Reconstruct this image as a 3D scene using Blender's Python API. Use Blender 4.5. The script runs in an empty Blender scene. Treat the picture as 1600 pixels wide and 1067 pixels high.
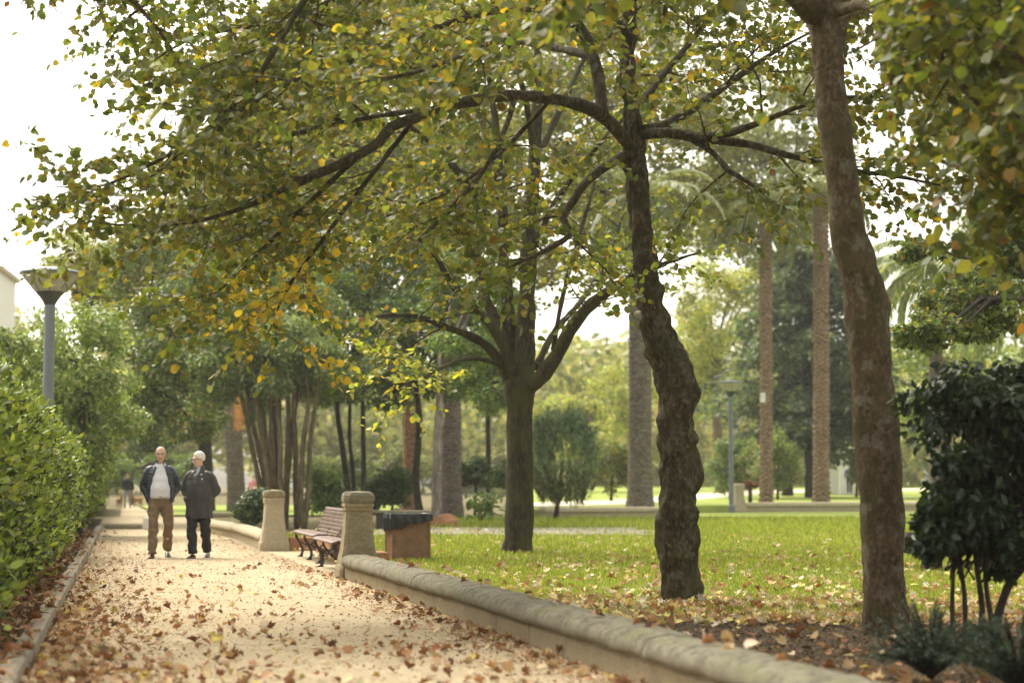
import bpy, math, random
import numpy as np
from mathutils import Vector, Matrix, noise

random.seed(7)
RNG = np.random.default_rng(7)
sc = bpy.context.scene
COL = sc.collection
R = math.radians

# ------------------------------------------------------------------ camera
FPX = 3000.0                       # focal length in pixels of a 1600 px wide picture
TILT = math.atan(219.0 / FPX)
CAMZ = 1.2
cam_data = bpy.data.cameras.new("camera")
cam = bpy.data.objects.new("camera", cam_data)
COL.objects.link(cam)
cam_data.sensor_width = 36.0
cam_data.lens = 36.0 * FPX / 1600.0
cam_data.clip_start = 0.1
cam_data.clip_end = 2000.0
cam.location = (0, 0, CAMZ)
cam.rotation_euler = (math.pi / 2 + TILT, 0, 0)
cam_data.dof.use_dof = True
cam_data.dof.focus_distance = 21.5
cam_data.dof.aperture_fstop = 1.7
sc.camera = cam

# ------------------------------------------------------------------ world, sun, exposure
SUN_EL, SUN_AZ = R(52), R(-38)      # azimuth measured from +Y towards +X
world = bpy.data.worlds.new("World")
sc.world = world
world.use_nodes = True
wt = world.node_tree
for n in list(wt.nodes):
    wt.nodes.remove(n)
w_out = wt.nodes.new("ShaderNodeOutputWorld")
w_bg = wt.nodes.new("ShaderNodeBackground")
w_sky = wt.nodes.new("ShaderNodeTexSky")
w_hs = wt.nodes.new("ShaderNodeHueSaturation")
w_sky.sky_type = 'NISHITA'
w_sky.sun_disc = False
w_sky.sun_elevation = SUN_EL
w_sky.sun_rotation = SUN_AZ
w_sky.air_density = 1.0
w_sky.dust_density = 4.0
w_sky.ozone_density = 1.0
w_hs.inputs['Saturation'].default_value = 0.18
w_bg.inputs['Strength'].default_value = 0.15
wt.links.new(w_sky.outputs[0], w_hs.inputs['Color'])
w_tint = wt.nodes.new("ShaderNodeMix")
w_tint.data_type = 'RGBA'
w_tint.blend_type = 'MULTIPLY'
w_tint.inputs[0].default_value = 1.0
w_tint.inputs[7].default_value = (1.0, 0.955, 0.83, 1)
wt.links.new(w_hs.outputs[0], w_tint.inputs[6])
wt.links.new(w_tint.outputs[2], w_bg.inputs['Color'])
wt.links.new(w_bg.outputs[0], w_out.inputs['Surface'])

sun_data = bpy.data.lights.new("sun", 'SUN')
sun_data.energy = 1.15
sun_data.angle = R(24)
sun_data.color = (1.0, 0.93, 0.80)
sun = bpy.data.objects.new("sun", sun_data)
COL.objects.link(sun)
sdir = Vector((math.sin(SUN_AZ) * math.cos(SUN_EL), math.cos(SUN_AZ) * math.cos(SUN_EL), math.sin(SUN_EL)))
sun.rotation_euler = (-sdir).to_track_quat('-Z', 'Y').to_euler()

sc.view_settings.view_transform = 'Standard'
sc.view_settings.look = 'None'
sc.view_settings.gamma = 1.0
sc.view_settings.use_curve_mapping = False
sc.view_settings.exposure = 1.62
sc.cycles.max_bounces = 8
sc.cycles.diffuse_bounces = 4
sc.cycles.transmission_bounces = 6
sc.cycles.transparent_max_bounces = 6
sc.cycles.sample_clamp_indirect = 6.0
sc.cycles.use_denoising = True

# ------------------------------------------------------------------ helpers
CA, SA = math.cos(TILT), math.sin(TILT)


def W(px, py, d):
    """world point on the sight line of photo pixel (px, py) at depth d along +Y"""
    u, v = (px - 800.0) / FPX, (533.5 - py) / FPX
    dy, dz = CA - v * SA, SA + v * CA
    return Vector((u * d / dy, d, CAMZ + dz * d / dy))


def PM(d):
    return FPX / d


def kerb_x(d):
    return -3.48 - 0.2 * (d - 14.3)


def wall_x(d):
    return -2.0 + (23.5 - d) * 0.229


def smooth01(t):
    t = max(0.0, min(1.0, t))
    return t * t * (3 - 2 * t)


def tag(o, label=None, cat=None, group=None, kind=None):
    if label: o['label'] = label
    if cat: o['category'] = cat
    if group: o['group'] = group
    if kind: o['kind'] = kind
    return o


def empty(name, loc=(0, 0, 0), rz=0.0, label=None, cat=None, group=None, kind=None):
    o = bpy.data.objects.new(name, None)
    o.empty_display_size = 0.2
    COL.objects.link(o)
    o.location = loc
    o.rotation_euler = (0, 0, rz)
    return tag(o, label, cat, group, kind)


class MB:
    """collects vertices, faces and a colour per vertex, then builds one mesh object"""
    def __init__(self):
        self.V, self.F, self.C = [], [], []
        self.arr = []

    def add(self, V, F, c=(1, 1, 1)):
        b = len(self.V)
        self.V.extend([tuple(v) for v in V])
        self.F.extend([tuple(b + i for i in f) for f in F])
        self.C.extend([c] * len(V))
        return self

    def box(self, c, s, rot=None, bev=0.0, col=(1, 1, 1)):
        hx, hy, hz = s[0] / 2, s[1] / 2, s[2] / 2
        V = []
        if bev <= 0:
            P = [(x, y, z) for z in (-hz, hz) for x, y in ((-hx, -hy), (hx, -hy), (hx, hy), (-hx, hy))]
            F = [(0, 3, 2, 1), (4, 5, 6, 7), (0, 1, 5, 4), (1, 2, 6, 5), (2, 3, 7, 6), (3, 0, 4, 7)]
        else:
            P = []
            for z, k in ((-hz, bev), (-hz + bev, 0), (hz - bev, 0), (hz, bev)):
                x1, y1 = hx - k, hy - k
                P += [(-x1, -y1, z), (x1, -y1, z), (x1, y1, z), (-x1, y1, z)]
            F = [(0, 3, 2, 1), (12, 13, 14, 15)]
            for r in range(3):
                for i in range(4):
                    a, b2 = r * 4 + i, r * 4 + (i + 1) % 4
                    F.append((a, b2, b2 + 4, a + 4))
        c = Vector(c)
        for p in P:
            v = Vector(p)
            if rot is not None:
                v = rot @ v
            V.append(v + c)
        return self.add(V, F, col)

    def rings(self, rings, caps=True, col=(1, 1, 1), closed=True):
        n = len(rings[0])
        V = [v for r in rings for v in r]
        F = []
        m = n if closed else n - 1
        for k in range(len(rings) - 1):
            for i in range(m):
                a, b = k * n + i, k * n + (i + 1) % n
                F.append((a, b, b + n, a + n))
        if caps:
            F.append(tuple(range(n - 1, -1, -1)))
            F.append(tuple((len(rings) - 1) * n + i for i in range(n)))
        return self.add(V, F, col)

    def lathe(self, prof, c=(0, 0, 0), n=16, rot0=0.0, sq=None, col=(1, 1, 1)):
        rs = []
        for r, z in prof:
            rs.append([(c[0] + r * math.cos(rot0 + 2 * math.pi * i / n), c[1] + r * math.sin(rot0 + 2 * math.pi * i / n), c[2] + z) for i in range(n)])
        return self.rings(rs, True, col)

    def tube(self, pts, rad, n=6, col=(1, 1, 1), caps=True):
        rs = tube_rings(pts, rad, n)
        return self.rings(rs, caps, col)

    def arrays(self, V, F, C=None):
        self.arr.append((V, F, C))
        return self

    def build(self, name, mat, parent=None, origin=None, smooth=False, kind=None):
        me = bpy.data.meshes.new(name)
        if self.V:
            me.from_pydata(self.V, [], self.F)
        if self.arr:
            assert not self.V
            fill_mesh(me, self.arr)
        else:
            a = me.color_attributes.new("tint", 'FLOAT_COLOR', 'POINT')
            cc = np.ones((len(self.V), 4), dtype=np.float32)
            cc[:, :3] = np.array(self.C, dtype=np.float32).reshape(-1, 3)
            a.data.foreach_set("color", cc.ravel())
        if origin is not None:
            me.transform(Matrix.Translation(-Vector(origin)))
        me.materials.append(mat)
        if smooth:
            me.shade_smooth()
        me.update()
        o = bpy.data.objects.new(name, me)
        COL.objects.link(o)
        if parent is not None:
            o.parent = parent
        elif origin is not None:
            o.location = origin
        if kind:
            o['kind'] = kind
        return o


def fill_mesh(me, arr):
    Vs, Fs, Cs, b = [], [], [], 0
    for V, F, C in arr:
        Vs.append(V)
        Fs.append(F + b)
        Cs.append(C if C is not None else np.ones((len(V), 3), dtype=np.float32))
        b += len(V)
    V = np.concatenate(Vs).astype(np.float32)
    F = np.concatenate(Fs).astype(np.int32)
    C = np.concatenate(Cs).astype(np.float32)
    me.vertices.add(len(V))
    me.vertices.foreach_set("co", V.ravel())
    me.loops.add(F.size)
    me.loops.foreach_set("vertex_index", F.ravel())
    me.polygons.add(len(F))
    me.polygons.foreach_set("loop_start", np.arange(0, F.size, 3, dtype=np.int32))
    me.update(calc_edges=True)
    a = me.color_attributes.new("tint", 'FLOAT_COLOR', 'POINT')
    cc = np.ones((len(V), 4), dtype=np.float32)
    cc[:, :3] = C
    a.data.foreach_set("color", cc.ravel())


def tube_rings(pts, rad, n):
    pts = [Vector(p) for p in pts]
    out = []
    prev = None
    for i, p in enumerate(pts):
        a = pts[max(0, i - 1)]
        b = pts[min(len(pts) - 1, i + 1)]
        t = (b - a)
        t = t.normalized() if t.length > 1e-9 else Vector((0, 0, 1))
        if prev is None:
            ref = Vector((0, 0, 1)) if abs(t.z) < 0.9 else Vector((1, 0, 0))
            x = t.cross(ref).normalized()
        else:
            x = (prev - t * prev.dot(t))
            x = x.normalized() if x.length > 1e-6 else t.orthogonal().normalized()
        prev = x
        y = t.cross(x)
        r = rad[i]
        out.append([p + x * (r * math.cos(2 * math.pi * k / n)) + y * (r * math.sin(2 * math.pi * k / n)) for k in range(n)])
    return out


def spline(pts, rad, step):
    """Catmull-Rom resampling of a polyline with radii"""
    P = [Vector(p) for p in pts]
    out, rr = [], []
    for i in range(len(P) - 1):
        p0, p1, p2, p3 = P[max(0, i - 1)], P[i], P[i + 1], P[min(len(P) - 1, i + 2)]
        k = max(1, int((p2 - p1).length / step))
        for j in range(k):
            t = j / k
            out.append(0.5 * ((2 * p1) + (p2 - p0) * t + (2 * p0 - 5 * p1 + 4 * p2 - p3) * t * t + (3 * p1 - p0 - 3 * p2 + p3) * t ** 3))
            rr.append(rad[i] + (rad[i + 1] - rad[i]) * t)
    out.append(P[-1])
    rr.append(rad[-1])
    return out, rr


# ------------------------------------------------------------------ materials
def new_mat(name):
    m = bpy.data.materials.new(name)
    m.use_nodes = True
    nt = m.node_tree
    for n in list(nt.nodes):
        nt.nodes.remove(n)
    out = nt.nodes.new("ShaderNodeOutputMaterial")
    bs = nt.nodes.new("ShaderNodeBsdfPrincipled")
    nt.links.new(bs.outputs[0], out.inputs[0])
    return m, nt, bs, out


def nd(nt, t, **kw):
    n = nt.nodes.new(t)
    for k, v in kw.items():
        setattr(n, k, v)
    return n


def noise_node(nt, scale, detail=4, rough=0.6, vec=None, dist=0.0):
    n = nt.nodes.new("ShaderNodeTexNoise")
    n.inputs['Scale'].default_value = scale
    n.inputs['Detail'].default_value = detail
    n.inputs['Roughness'].default_value = rough
    n.inputs['Distortion'].default_value = dist
    if vec is not None:
        nt.links.new(vec, n.inputs['Vector'])
    return n


def ramp(nt, fac, stops):
    r = nt.nodes.new("ShaderNodeValToRGB")
    nt.links.new(fac, r.inputs[0])
    el = r.color_ramp.elements
    while len(el) > len(stops):
        el.remove(el[-1])
    while len(el) < len(stops):
        el.new(0.5)
    for e, (p, c) in zip(el, stops):
        e.position = p
        e.color = (c[0], c[1], c[2], 1) if not isinstance(c, (int, float)) else (c, c, c, 1)
    return r


def mix(nt, fac, a, b, mode='MIX'):
    m = nt.nodes.new("ShaderNodeMix")
    m.data_type = 'RGBA'
    m.blend_type = mode
    for s, v in ((m.inputs[0], fac), (m.inputs[6], a), (m.inputs[7], b)):
        if isinstance(v, (int, float)):
            s.default_value = v
        elif isinstance(v, tuple):
            s.default_value = (v[0], v[1], v[2], 1)
        else:
            nt.links.new(v, s)
    return m.outputs[2]


def coords(nt, scale=(1, 1, 1), kind='Object'):
    tc = nt.nodes.new("ShaderNodeTexCoord")
    mp = nt.nodes.new("ShaderNodeMapping")
    mp.inputs['Scale'].default_value = scale
    nt.links.new(tc.outputs[kind], mp.inputs[0])
    return mp.outputs[0]


def bump(nt, bs, h, strength=0.5, dist=0.02):
    b = nt.nodes.new("ShaderNodeBump")
    b.inputs['Strength'].default_value = strength
    b.inputs['Distance'].default_value = dist
    nt.links.new(h, b.inputs['Height'])
    nt.links.new(b.outputs[0], bs.inputs['Normal'])


def foliage_mat(name, trans=0.45, rough=0.5, spec=0.35, gain=1.0, tgain=(1.5, 1.45, 0.7)):
    m, nt, bs, out = new_mat(name)
    at = nd(nt, "ShaderNodeAttribute", attribute_name="tint")
    nz = noise_node(nt, 9.0, 3, 0.6, coords(nt))
    v = ramp(nt, nz.outputs[0], [(0.3, 0.72), (0.7, 1.25)])
    c = mix(nt, 1.0, at.outputs['Color'], v.outputs[0], 'MULTIPLY')
    nt.links.new(c, bs.inputs['Base Color'])
    bs.inputs['Roughness'].default_value = rough
    bs.inputs['Specular IOR Level'].default_value = spec
    tr = nd(nt, "ShaderNodeBsdfTranslucent")
    c2 = mix(nt, 1.0, c, tgain, 'MULTIPLY')
    nt.links.new(c2, tr.inputs[0])
    ms = nd(nt, "ShaderNodeMixShader")
    ms.inputs[0].default_value = trans
    nt.links.new(bs.outputs[0], ms.inputs[1])
    nt.links.new(tr.outputs[0], ms.inputs[2])
    nt.links.new(ms.outputs[0], out.inputs[0])
    return m


def bark_mat(name, c1, c2, moss=(0.06, 0.075, 0.02), moss_amt=0.5, zs=0.35, scale=22, bstr=0.9, lichen=0.0):
    m, nt, bs, out = new_mat(name)
    v = coords(nt, (1, 1, zs))
    n1 = noise_node(nt, scale, 8, 0.7, v, 0.6)
    n2 = noise_node(nt, scale * 0.25, 4, 0.6, v)
    base = ramp(nt, n1.outputs[0], [(0.38, tuple(x * 0.32 for x in c1)), (0.5, c1), (0.64, tuple(min(1, x * 1.25) for x in c2))])
    v2 = coords(nt, (1, 1, 0.6))
    n3 = noise_node(nt, 3.2, 6, 0.75, v2)
    mr = ramp(nt, n3.outputs[0], [(0.5 - 0.14 * moss_amt + 0.02, 0.0), (0.66 - 0.1 * moss_amt, min(1.0, moss_amt * 1.4))])
    c = mix(nt, mr.outputs[0], base.outputs[0], moss)
    if lichen > 0:
        n4 = noise_node(nt, 7.0, 5, 0.7, coords(nt, (1.1, 1, 0.9)))
        lr = ramp(nt, n4.outputs[0], [(0.54, 0.0), (0.62, lichen)])
        c = mix(nt, lr.outputs[0], c, (0.27, 0.27, 0.22))
    c = mix(nt, 0.35, c, ramp(nt, n2.outputs[0], [(0.3, tuple(x * 0.6 for x in c1)), (0.7, c2)]).outputs[0])
    nt.links.new(c, bs.inputs['Base Color'])
    bs.inputs['Roughness'].default_value = 0.92
    bs.inputs['Specular IOR Level'].default_value = 0.15
    bump(nt, bs, n1.outputs[0], bstr, 0.03)
    return m


def stone_mat(name, c1, c2, moss=0.35, dark=0.4, mossc=(0.13, 0.14, 0.055)):
    m, nt, bs, out = new_mat(name)
    v = coords(nt)
    n1 = noise_node(nt, 5, 8, 0.7, v)
    n2 = noise_node(nt, 46, 6, 0.75, v)
    n3 = noise_node(nt, 2.6, 6, 0.8, coords(nt, (1.3, 0.9, 1)))
    n4 = noise_node(nt, 11, 7, 0.8, v)
    base = ramp(nt, n1.outputs[0], [(0.3, c1), (0.7, c2)])
    c = mix(nt, 0.5, base.outputs[0], ramp(nt, n2.outputs[0], [(0.3, tuple(x * 0.55 for x in c1)), (0.7, tuple(min(1, x * 1.2) for x in c2))]).outputs[0])
    geo = nd(nt, "ShaderNodeNewGeometry")
    sep = nd(nt, "ShaderNodeSeparateXYZ")
    nt.links.new(geo.outputs['Normal'], sep.inputs[0])
    up = ramp(nt, sep.outputs[2], [(0.0, 0.25), (0.8, 1.0)])
    dk = ramp(nt, n4.outputs[0], [(0.44, 0.0), (0.62, dark)])
    dk2 = mix(nt, 1.0, dk.outputs[0], up.outputs[0], 'MULTIPLY')
    c = mix(nt, dk2, c, tuple(x * 0.3 for x in c1))
    ms = ramp(nt, n3.outputs[0], [(0.5, 0.0), (0.66, moss)])
    ms2 = mix(nt, 1.0, ms.outputs[0], up.outputs[0], 'MULTIPLY')
    c = mix(nt, ms2, c, mossc)
    nt.links.new(c, bs.inputs['Base Color'])
    bs.inputs['Roughness'].default_value = 0.93
    bs.inputs['Specular IOR Level'].default_value = 0.2
    bump(nt, bs, n2.outputs[0], 0.55, 0.012)
    return m


def plain_mat(name, c, rough=0.6, spec=0.4, metal=0.0, var=0.2, scale=14, bstr=0.15, vscale=(1, 1, 1)):
    m, nt, bs, out = new_mat(name)
    v = coords(nt, vscale)
    n1 = noise_node(nt, scale, 6, 0.65, v)
    r = ramp(nt, n1.outputs[0], [(0.3, tuple(x * (1 - var) for x in c)), (0.7, tuple(min(1, x * (1 + var)) for x in c))])
    nt.links.new(r.outputs[0], bs.inputs['Base Color'])
    bs.inputs['Roughness'].default_value = rough
    bs.inputs['Specular IOR Level'].default_value = spec
    bs.inputs['Metallic'].default_value = metal
    if bstr:
        bump(nt, bs, n1.outputs[0], bstr, 0.01)
    return m


M = {}
M['leaf'] = foliage_mat("leaf_canopy", 0.5, 0.5, 0.35)
M['leaf_far'] = foliage_mat("leaf_background", 0.35, 0.55, 0.3)
M['leaf_dark'] = foliage_mat("leaf_glossy", 0.22, 0.42, 0.4)
M['leaf_dry'] = foliage_mat("leaf_fallen", 0.12, 0.75, 0.2, tgain=(1.2, 1.0, 0.7))
M['grass'] = foliage_mat("grass_blades", 0.35, 0.6, 0.2, tgain=(1.2, 1.25, 0.6))
M['bark_gnarly'] = bark_mat("bark_gnarly", (0.042, 0.033, 0.020), (0.15, 0.12, 0.072), (0.05, 0.055, 0.016), 0.5, 0.45, 30, 1.0, 0.3)
M['bark_smooth'] = bark_mat("bark_brown", (0.085, 0.058, 0.034), (0.165, 0.118, 0.07), (0.06, 0.06, 0.02), 0.6, 0.6, 30, 0.7, 0.5)
M['bark_moss'] = bark_mat("bark_mossy", (0.036, 0.028, 0.020), (0.085, 0.064, 0.043), (0.07, 0.085, 0.014), 0.55, 0.22, 30, 0.8)
M['bark_dark'] = bark_mat("bark_dark", (0.030, 0.024, 0.018), (0.07, 0.055, 0.04), (0.05, 0.06, 0.02), 0.3, 0.3, 20, 0.6)
M['bark_tan'] = bark_mat("bark_tan", (0.12, 0.09, 0.055), (0.22, 0.17, 0.10), (0.08, 0.09, 0.03), 0.4, 0.2, 16, 0.5)
M['bark_pale'] = bark_mat("bark_pale", (0.20, 0.17, 0.14), (0.34, 0.30, 0.26), (0.1, 0.1, 0.05), 0.2, 0.3, 12, 0.4)
M['palm_grey'] = bark_mat("palm_grey", (0.13, 0.105, 0.085), (0.25, 0.21, 0.18), (0.1, 0.09, 0.05), 0.15, 2.0, 9, 0.6)
M['palm_tan'] = bark_mat("palm_tan", (0.20, 0.135, 0.09), (0.36, 0.27, 0.19), (0.12, 0.1, 0.05), 0.1, 1.6, 9, 0.6)
M['palm_orange'] = bark_mat("palm_orange", (0.24, 0.13, 0.07), (0.38, 0.24, 0.14), (0.12, 0.1, 0.05), 0.1, 1.6, 9, 0.6)
M['stone'] = stone_mat("stone_coping", (0.11, 0.098, 0.068), (0.28, 0.25, 0.185), 0.95, 0.85)
M['stone_base'] = stone_mat("stone_course", (0.20, 0.16, 0.10), (0.36, 0.29, 0.19), 0.3, 0.35)
M['stone_pillar'] = stone_mat("stone_pillar", (0.16, 0.132, 0.08), (0.36, 0.30, 0.19), 0.5, 0.8)
M['stone_pale'] = stone_mat("stone_pale", (0.36, 0.30, 0.20), (0.52, 0.45, 0.32), 0.3, 0.25)
M['kerb'] = stone_mat("kerb_concrete", (0.24, 0.21, 0.16), (0.38, 0.33, 0.25), 0.2, 0.3)
M['lamp_paint'] = plain_mat("lamp_grey_paint", (0.16, 0.18, 0.20), 0.5, 0.4, 0.0, 0.12, 6, 0.05)
M['lamp_dark'] = plain_mat("lamp_dark_metal", (0.05, 0.055, 0.06), 0.45, 0.5, 0.2, 0.15)
M['wood'] = plain_mat("bench_paint", (0.115, 0.058, 0.040), 0.5, 0.45, 0, 0.3, 10, 0.2, (1, 8, 8))
M['iron'] = plain_mat("cast_iron", (0.05, 0.043, 0.036), 0.6, 0.4, 0.3, 0.3)
M['terracotta'] = plain_mat("terracotta", (0.32, 0.16, 0.085), 0.85, 0.2, 0, 0.25, 5)
M['bin'] = plain_mat("bin_painted_panel", (0.21, 0.112, 0.06), 0.6, 0.3, 0, 0.28, 7, 0.08)
M['bin_dark'] = plain_mat("bin_base", (0.10, 0.04, 0.03), 0.7, 0.3)
M['bag'] = plain_mat("black_plastic_bag", (0.007, 0.007, 0.008), 0.36, 0.4, 0, 0.1, 20, 0.3)
M['white_wall'] = plain_mat("white_render", (0.75, 0.74, 0.70), 0.8, 0.2, 0, 0.06, 2, 0.05)
M['cream_wall'] = plain_mat("cream_render", (0.62, 0.58, 0.50), 0.8, 0.2, 0, 0.1, 2, 0.05)
M['window'] = plain_mat("window_glass", (0.05, 0.06, 0.07), 0.12, 0.6, 0, 0.1, 2, 0.0)
M['white_paint'] = plain_mat("white_paint", (0.72, 0.74, 0.76), 0.5, 0.4, 0, 0.05, 3, 0.0)
M['skin'] = plain_mat("skin", (0.58, 0.36, 0.26), 0.5, 0.4, 0, 0.12, 30, 0.1)
M['skin_pale'] = plain_mat("skin_pale", (0.62, 0.42, 0.33), 0.5, 0.4, 0, 0.12, 30, 0.1)
M['shirt_white'] = plain_mat("shirt_white", (0.72, 0.73, 0.78), 0.85, 0.2, 0, 0.06, 16, 0.4)
M['shirt_grey'] = plain_mat("shirt_grey", (0.42, 0.45, 0.5), 0.85, 0.2, 0, 0.08, 16, 0.3)
M['navy'] = plain_mat("navy_quilted_nylon", (0.034, 0.042, 0.060), 0.42, 0.5, 0, 0.3, 20, 0.3)
M['charcoal'] = plain_mat("charcoal_cloth", (0.046, 0.044, 0.045), 0.6, 0.35, 0, 0.3, 14, 0.6)
M['khaki'] = plain_mat("khaki_cloth", (0.21, 0.145, 0.09), 0.85, 0.2, 0, 0.22, 12, 0.6)
M['black'] = plain_mat("black_cloth", (0.018, 0.018, 0.020), 0.7, 0.3, 0, 0.3, 14, 0.5)
M['shoe'] = plain_mat("shoe_leather", (0.018, 0.015, 0.013), 0.35, 0.5)
M['hair_white'] = plain_mat("white_hair", (0.72, 0.70, 0.66), 0.8, 0.2, 0, 0.12, 60, 0.6)
M['hair_grey'] = plain_mat("grey_hair", (0.40, 0.37, 0.33), 0.8, 0.2, 0, 0.15, 60, 0.6)
M['hair_brown'] = plain_mat("brown_hair", (0.10, 0.06, 0.035), 0.8, 0.2, 0, 0.15, 60, 0.5)
M['eye'] = plain_mat("eye_dark", (0.02, 0.018, 0.015), 0.3, 0.5)
M['lip'] = plain_mat("lip", (0.40, 0.17, 0.13), 0.5, 0.4)
M['grey_cloth'] = plain_mat("grey_cloth", (0.30, 0.31, 0.33), 0.85, 0.2, 0, 0.1)
M['blue_cloth'] = plain_mat("blue_cloth", (0.07, 0.09, 0.20), 0.85, 0.2, 0, 0.15)
M['pink_cloth'] = plain_mat("pink_cloth", (0.62, 0.25, 0.30), 0.85, 0.2, 0, 0.1)
M['white_feather'] = plain_mat("white_feather", (0.78, 0.78, 0.76), 0.8, 0.2, 0, 0.1)
M['grey_feather'] = plain_mat("grey_feather", (0.20, 0.21, 0.24), 0.7, 0.3, 0, 0.2)
M['fur'] = plain_mat("tan_fur", (0.36, 0.20, 0.10), 0.9, 0.1, 0, 0.2, 30, 0.5)
M['beak'] = plain_mat("beak", (0.25, 0.12, 0.08), 0.5, 0.4)


def frosted():
    m, nt, bs, out = new_mat("frosted_lamp_glass")
    n = noise_node(nt, 6, 5, 0.7, coords(nt))
    r = ramp(nt, n.outputs[0], [(0.3, (0.62, 0.58, 0.48)), (0.7, (0.80, 0.78, 0.70))])
    nt.links.new(r.outputs[0], bs.inputs['Base Color'])
    bs.inputs['Roughness'].default_value = 0.35
    tr = nd(nt, "ShaderNodeBsdfTranslucent")
    nt.links.new(r.outputs[0], tr.inputs[0])
    ms = nd(nt, "ShaderNodeMixShader")
    ms.inputs[0].default_value = 0.55
    nt.links.new(bs.outputs[0], ms.inputs[1])
    nt.links.new(tr.outputs[0], ms.inputs[2])
    nt.links.new(ms.outputs[0], out.inputs[0])
    return m


M['frosted'] = frosted()


def sand_mat():
    m, nt, bs, out = new_mat("path_sand")
    v = coords(nt)
    n1 = noise_node(nt, 0.55, 6, 0.65, v)
    n2 = noise_node(nt, 60, 6, 0.8, v)
    n3 = noise_node(nt, 5.5, 7, 0.75, coords(nt, (1, 0.6, 1)))
    a = ramp(nt, n1.outputs[0], [(0.3, (0.33, 0.262, 0.155)), (0.5, (0.41, 0.337, 0.212)), (0.7, (0.49, 0.415, 0.28))])
    b = ramp(nt, n2.outputs[0], [(0.3, (0.26, 0.19, 0.12)), (0.55, (0.5, 0.41, 0.28)), (0.72, (0.66, 0.57, 0.42))])
    c = mix(nt, 0.42, a.outputs[0], b.outputs[0])
    d = ramp(nt, n3.outputs[0], [(0.42, 0.0), (0.66, 0.55)])
    c = mix(nt, d.outputs[0], c, (0.30, 0.22, 0.135))
    nt.links.new(c, bs.inputs['Base Color'])
    bs.inputs['Roughness'].default_value = 0.95
    bs.inputs['Specular IOR Level'].default_value = 0.15
    h = mix(nt, 0.5, n2.outputs[0], n3.outputs[0])
    bump(nt, bs, h, 0.7, 0.02)
    return m


def soil_mat(name, c1, c2, sc_=18):
    m, nt, bs, out = new_mat(name)
    v = coords(nt)
    n1 = noise_node(nt, sc_, 8, 0.75, v)
    n2 = noise_node(nt, 1.4, 5, 0.6, v)
    a = ramp(nt, n1.outputs[0], [(0.3, c1), (0.7, c2)])
    b = ramp(nt, n2.outputs[0], [(0.3, c1), (0.7, c2)])
    c = mix(nt, 0.4, a.outputs[0], b.outputs[0])
    nt.links.new(c, bs.inputs['Base Color'])
    bs.inputs['Roughness'].default_value = 0.97
    bs.inputs['Specular IOR Level'].default_value = 0.1
    bump(nt, bs, n1.outputs[0], 0.9, 0.04)
    return m


M['sand'] = sand_mat()
M['soil'] = soil_mat("soil", (0.045, 0.03, 0.018), (0.13, 0.095, 0.06))
M['ground'] = soil_mat("park_ground", (0.10, 0.09, 0.04), (0.20, 0.165, 0.09))
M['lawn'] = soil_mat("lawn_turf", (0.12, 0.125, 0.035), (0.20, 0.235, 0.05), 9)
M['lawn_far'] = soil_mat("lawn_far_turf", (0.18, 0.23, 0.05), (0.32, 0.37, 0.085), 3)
M['gravel'] = soil_mat("gravel_strip", (0.13, 0.12, 0.08), (0.34, 0.31, 0.25), 9)
M['pale_path'] = soil_mat("pale_path_sand", (0.50, 0.45, 0.35), (0.68, 0.62, 0.50), 6)


# ------------------------------------------------------------------ foliage machinery
def template(kind):
    if kind == 'maple':
        half = [(0.0, 0.0, 0), (0.24, -0.12, .03), (0.26, 0.10, .03), (0.56, 0.20, .10), (0.36, 0.36, .06), (0.46, 0.68, .10), (0.19, 0.60, .02), (0.0, 1.0, -.05)]
        o = half + [(-x, y, z) for x, y, z in half[-2:0:-1]]
        V = [(0, 0.33, 0.0)] + o
        n = len(o)
        F = [(0, 1 + i, 1 + (i + 1) % n) for i in range(n)]
    elif kind == 'round':
        V = [(0, 0, 0), (0, 1, -.06), (.30, -.05, .07), (.50, .30, .12), (.37, .70, .07), (-.30, -.05, .07), (-.50, .30, .12), (-.37, .70, .07)]
        F = [(0, 2, 3), (0, 3, 4), (0, 4, 1), (0, 6, 5), (0, 7, 6), (0, 1, 7)]
    elif kind == 'oval':
        V = [(0, 0, 0), (0, 1, -.08), (.22, .30, .06), (.20, .68, .04), (-.22, .30, .06), (-.20, .68, .04)]
        F = [(0, 2, 3), (0, 3, 1), (0, 5, 4), (0, 1, 5)]
    elif kind == 'blade':
        V = [(-.09, 0, 0), (.09, 0, 0), (0.02, 1, 0.12)]
        F = [(0, 1, 2)]
    elif kind == 'strap':
        V = [(0, 0, 0), (.10, .4, .02), (-.10, .4, .02), (0, 1, -.12)]
        F = [(0, 1, 2), (1, 3, 2)]
    else:
        V = [(0, 0, 0), (.36, .45, .08), (0, 1, -.04), (-.36, .45, .08)]
        F = [(0, 1, 2), (0, 2, 3)]
    return np.array(V, dtype=np.float64), np.array(F, dtype=np.int64)


def norm(a):
    return a / np.maximum(np.linalg.norm(a, axis=1, keepdims=True), 1e-9)


def basis(D, N):
    D = norm(D)
    X = norm(np.cross(D, N))
    Z = np.cross(X, D)
    return X, D, Z


def leaves(pos, D, N, size, col, kind='diamond'):
    """arrays (V, F, C) for many leaves at once"""
    T, F = template(kind)
    X, Y, Z = basis(D, N)
    s = size[:, None, None]
    V = pos[:, None, :] + s * (T[None, :, 0:1] * X[:, None, :] + T[None, :, 1:2] * Y[:, None, :] + T[None, :, 2:3] * Z[:, None, :])
    k = len(T)
    FF = (F[None] + (np.arange(len(pos)) * k)[:, None, None]).reshape(-1, 3)
    C = np.repeat(col, k, axis=0)
    return V.reshape(-1, 3), FF, C


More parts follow.
